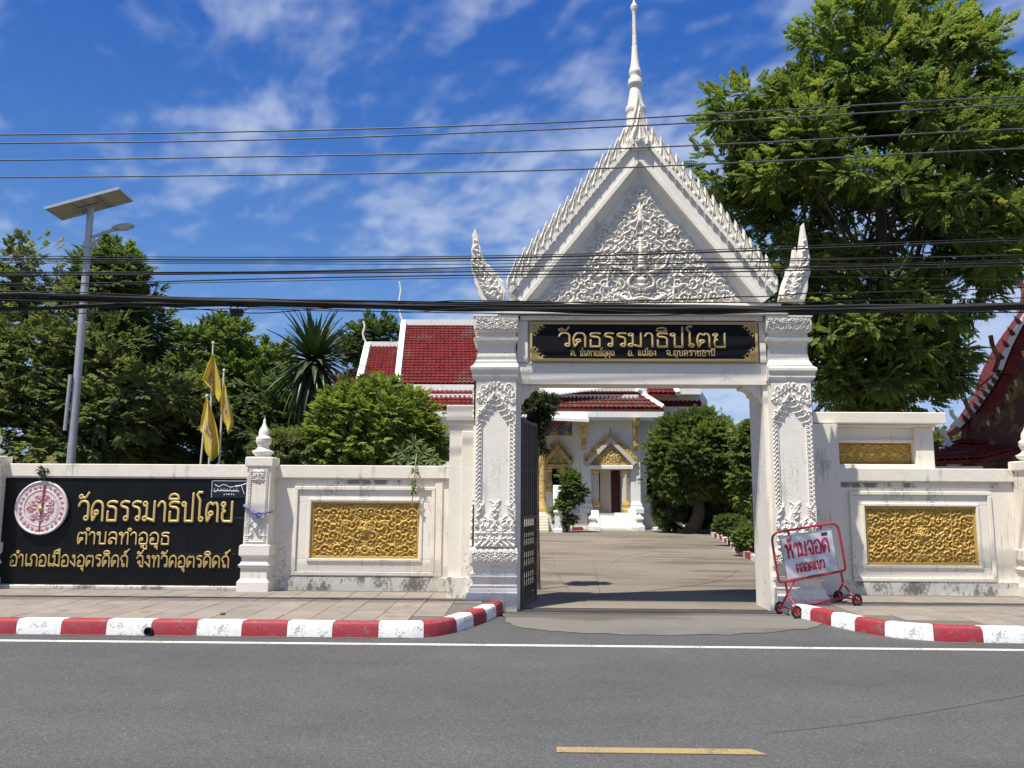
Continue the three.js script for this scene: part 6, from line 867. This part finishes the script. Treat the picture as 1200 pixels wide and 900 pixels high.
// white balustraded wall beyond the court trees
{ const o = thing('court_wall', 'low white openwork wall behind the court trees', 'wall'), z = -44, a = P(826, 600, z).x, b = P(960, 600, z).x, y1 = P(880, 578, z).y, y0 = P(880, 588, z).y, y2 = P(880, 612, z).y;
  mesh('wall_base', bx(a, b, 0, y0 - 0.02, z - 0.2, z), MAT.templeWhite, o); mesh('wall_coping', bx(a, b, y1, y1 + 0.22, z - 0.25, z + 0.05), MAT.templeWhite, o); const n = 24; for (let k = 0; k <= n; k++) mesh('baluster', lathe([[0.09, 0], [0.05, 0.1], [0.1, 0.3], [0.05, y1 - y0], [0.09, y1 - y0 + 0.02]], 8).translate(lerp(a + 0.1, b - 0.1, k / n), y0 - 0.02, z - 0.1), MAT.templeWhite, o); }
// court kerbs round the planting
kerb('court_kerb', [[6.15, -38.6], [8, -39.0], [15, -39.0]], () => 1.0, false);
{ const g = (x, y) => { const p = G(x, y); return [p.x, p.z]; }; kerb('court_kerb', [g(905, 664), g(893, 658.5), g(880, 653), g(868, 647), g(862, 640), g(848, 632), g(838, 628)], () => 0.9, true); kerb('court_kerb', [g(686, 621.5), g(672, 622), g(657, 622.5)].reverse(), () => 0.75, false); }

// ------------------------------------------------------------------ gable-fronted temple on the right
{
  const o = thing('temple_pavilion', 'dark gabled temple building with curved red roofs behind the right wall', 'temple'), z = -25, D = 5, q = (x, y, dz = 0) => P(x, y, z + dz);
  // outlines of the left half of the gable, top to bottom, traced on the plane of its front
  const up = [[1236, 300], [1208, 345], [1186, 380], [1172, 410], [1163, 436]], lo = [[1166, 434], [1152, 460], [1138, 482], [1123, 499]];
  const line = (pts) => new THREE.CatmullRomCurve3(pts.map(([x, y]) => q(x, y)), false, 'centripetal').getPoints(14), axis = q(1236, 300).x;
  const strip = (n, pts, t, z0, z1, mat) => { const a = line(pts), out = a.map((p) => [p.x, p.y]), inn = a.map((p, i) => { const d = a[Math.min(i + 1, a.length - 1)].clone().sub(a[Math.max(0, i - 1)]).normalize(); return [p.x - d.y * t * 1, p.y + d.x * t]; }); const g = extrude([...out, ...inn.reverse()], Math.abs(z1 - z0), 0); g.translate(0, 0, Math.min(z0, z1)); return mesh(n, flatN(g), mat, o); };
  strip('upper_roof', up, 0.22, z - D, z - 0.02, MAT.tile); strip('lower_roof', lo, 0.2, z - D, z - 0.25, MAT.tile);
  strip('upper_verge', up.map(([x, y]) => [x - 1.5, y - 1.2]), 0.16, z - 0.03, z + 0.07, MAT.templeWhite); strip('lower_verge', lo.map(([x, y]) => [x - 2, y - 2]), 0.16, z - 0.26, z - 0.14, MAT.templeWhite);
  strip('upper_bargeboard', up.map(([x, y]) => [x + 5, y + 4]), 0.30, z - 0.01, z + 0.12, MAT.tile); strip('lower_bargeboard', lo.map(([x, y]) => [x + 5, y + 3]), 0.26, z - 0.24, z - 0.05, MAT.tile);
  // hanging gilt drops and red flame leaves along the bargeboards
  const leaf = extrude([[-0.1, 0], [-0.12, 0.16], [-0.02, 0.5], [0.07, 0.2], [0.08, 0]], 0.06, 0.015), drop = extrude([[-0.05, 0], [0.05, 0], [0.05, -0.12], [0.0, -0.3], [-0.05, -0.12]], 0.05, 0.012);
  for (const [pts, n, dz] of [[up, 11, 0.0], [lo, 9, -0.2]]) { const c = new THREE.CatmullRomCurve3(pts.map(([x, y]) => q(x, y, dz))); for (let k = 1; k < n; k++) { const p = c.getPointAt(k / n); const m = mesh('flame_leaf', leaf, MAT.darkWood, o); m.position.set(p.x - 0.0, p.y - 0.05, z + dz + 0.04); m.rotation.z = 0.5; m.scale.setScalar(0.6); const e = mesh('gilt_drop', drop, k % 2 ? MAT.templeGold : MAT.tile, o); e.position.set(p.x + 0.36, p.y - 0.22, z + dz + 0.08); e.rotation.z = 0.2; e.scale.setScalar(0.7); } }
  const horn = (x, y, h, lean, mat) => { const p = q(x, y, 0.05), t = q(x + lean, y - h, 0.05); mesh('roof_horn', [tube([p, p.clone().lerp(t, 0.35).add(V(0.14, 0, 0)), p.clone().lerp(t, 0.7).add(V(0.03, 0, 0)), t], 0.07, 12, 6), rod(p.clone().lerp(t, 0.66).add(V(0.03, 0, 0)), t, 0.07, 0.004, 6)], mat, o); };
  horn(1160, 438, 42, -4, MAT.darkWood); horn(1138, 502, 34, -8, MAT.darkWood); horn(1099, 536, 26, -6, MAT.tile); horn(1108, 522, 20, -1, MAT.templeWhite); horn(1184, 372, 60, -2, MAT.darkWood);
  const a = q(1166, 436, 0.1), b = q(1128, 500, 0); for (const [x, y] of [[1134, 470], [1117, 500]]) horn(x, y, 20, -1, MAT.templeWhite);
  // dim gable end and interior beneath
  mesh('gable_end', extrude([[1236, 305], [1208, 351], [1188, 384], [1175, 414], [1167, 438], [1156, 462], [1142, 484], [1129, 501], [1129, 545], [1340, 545], [1340, 500], [1300, 410]].map(([x, y]) => { const p = q(x, y); return [p.x, p.y]; }).reverse(), 0.15).translate(0, 0, z - 0.75), MAT.darkWood, o);
  mesh('side_wall', bx(q(1131, 540, 0).x, q(1330, 540, 0).x, 0, q(1200, 530, 0).y, z - D, z - 0.8), MAT.darkWood, o);
  // right half closes the gable beyond the frame
  const mir = (pts) => pts.map(([x, y]) => { const p = q(x, y); return [2 * axis - p.x, p.y]; }); for (const [n, pts, z1] of [['upper_roof', up, z - 0.02], ['lower_roof', lo, z - 0.25]]) { const m = mir(pts), g = extrude([...m, ...m.map(([x, y]) => [x + 0.15, y + 0.2]).reverse()].reverse(), D - 0.3); g.translate(0, 0, z - D); mesh(n, flatN(g), MAT.tile, o); }
  // lowest roof running forward over the wall, mossy, with a pale fascia
  const r0 = q(1090, 541, 1.6), r1 = q(1176, 538, 1.6), r2 = q(1180, 527, -0.6), r3 = q(1120, 522, -0.6); mesh('eave_roof', [slabOf([r0, r1, r2, r3], 0.12), tiled(...[r0, r1, r2, r3].map((p) => V(p.x, p.y + 0.01, p.z)), 0.2, 0.26)], MAT.tile, o); mesh('eave_fascia', bx(r0.x, r1.x, r0.y - 0.25, r0.y - 0.122, z + 1.5, z + 1.6), MAT.templeWhite, o); mesh('eave_beam', bx(r0.x + 0.1, r1.x, r0.y - 0.4, r0.y - 0.252, z + 1.2, z + 1.5), MAT.darkWood, o);
  mesh('moss_patch', slabOf([q(1116, 535, 1.0), q(1140, 533.5, 1.0), q(1146, 529, 0.2), q(1122, 530.5, 0.2)].map((p) => p.setY(p.y + 0.07)), 0.03), MAT.earth, o);
  const s0 = q(1110, 520, -0.2), s1 = q(1132, 507, -2.4), s2 = q(1146, 512, -2.4), s3 = q(1146, 522, -0.2); mesh('middle_roof', [slabOf([s0, s3, s2, s1], 0.12), tiled(...[s0, s3, s2, s1].map((p) => V(p.x, p.y + 0.01, p.z)), 0.2, 0.26)], MAT.tile, o); mesh('middle_verge', rod(s0, s1, 0.09, 0.07, 6), MAT.templeWhite, o); mesh('eave_verge', rod(r0, r3, 0.09, 0.07, 6), MAT.templeWhite, o);
  for (const x of [1150, 1290]) mesh('porch_post', rod(V(q(x, 540, 1.4).x, 0, z + 1.4), V(q(x, 540, 1.4).x, r0.y - 0.4, z + 1.4), 0.16, 0.14, 10), MAT.templeWhite, o);
  const pv = V(q(1123, 499).x, 0, z); for (const k of o.children) k.position.sub(pv); o.position.copy(pv); o.rotation.y = -0.38;   // the building stands turned towards the gateway
}

// ------------------------------------------------------------------ set every thing's origin at its base
scene.updateMatrixWorld(true);
for (const o of scene.children.slice()) {
  if (!o.userData.label || o.position.lengthSq() > 0 || o.rotation.y || o.isLight) continue;
  const b = new THREE.Box3().setFromObject(o); if (b.isEmpty()) continue; const c = V((b.min.x + b.max.x) / 2, b.min.y, (b.min.z + b.max.z) / 2);
  if (o.isMesh) o.geometry.translate(-c.x, -c.y, -c.z); else for (const k of o.children) k.position.sub(c);
  o.position.copy(c);
}
renderer.render(scene, camera);
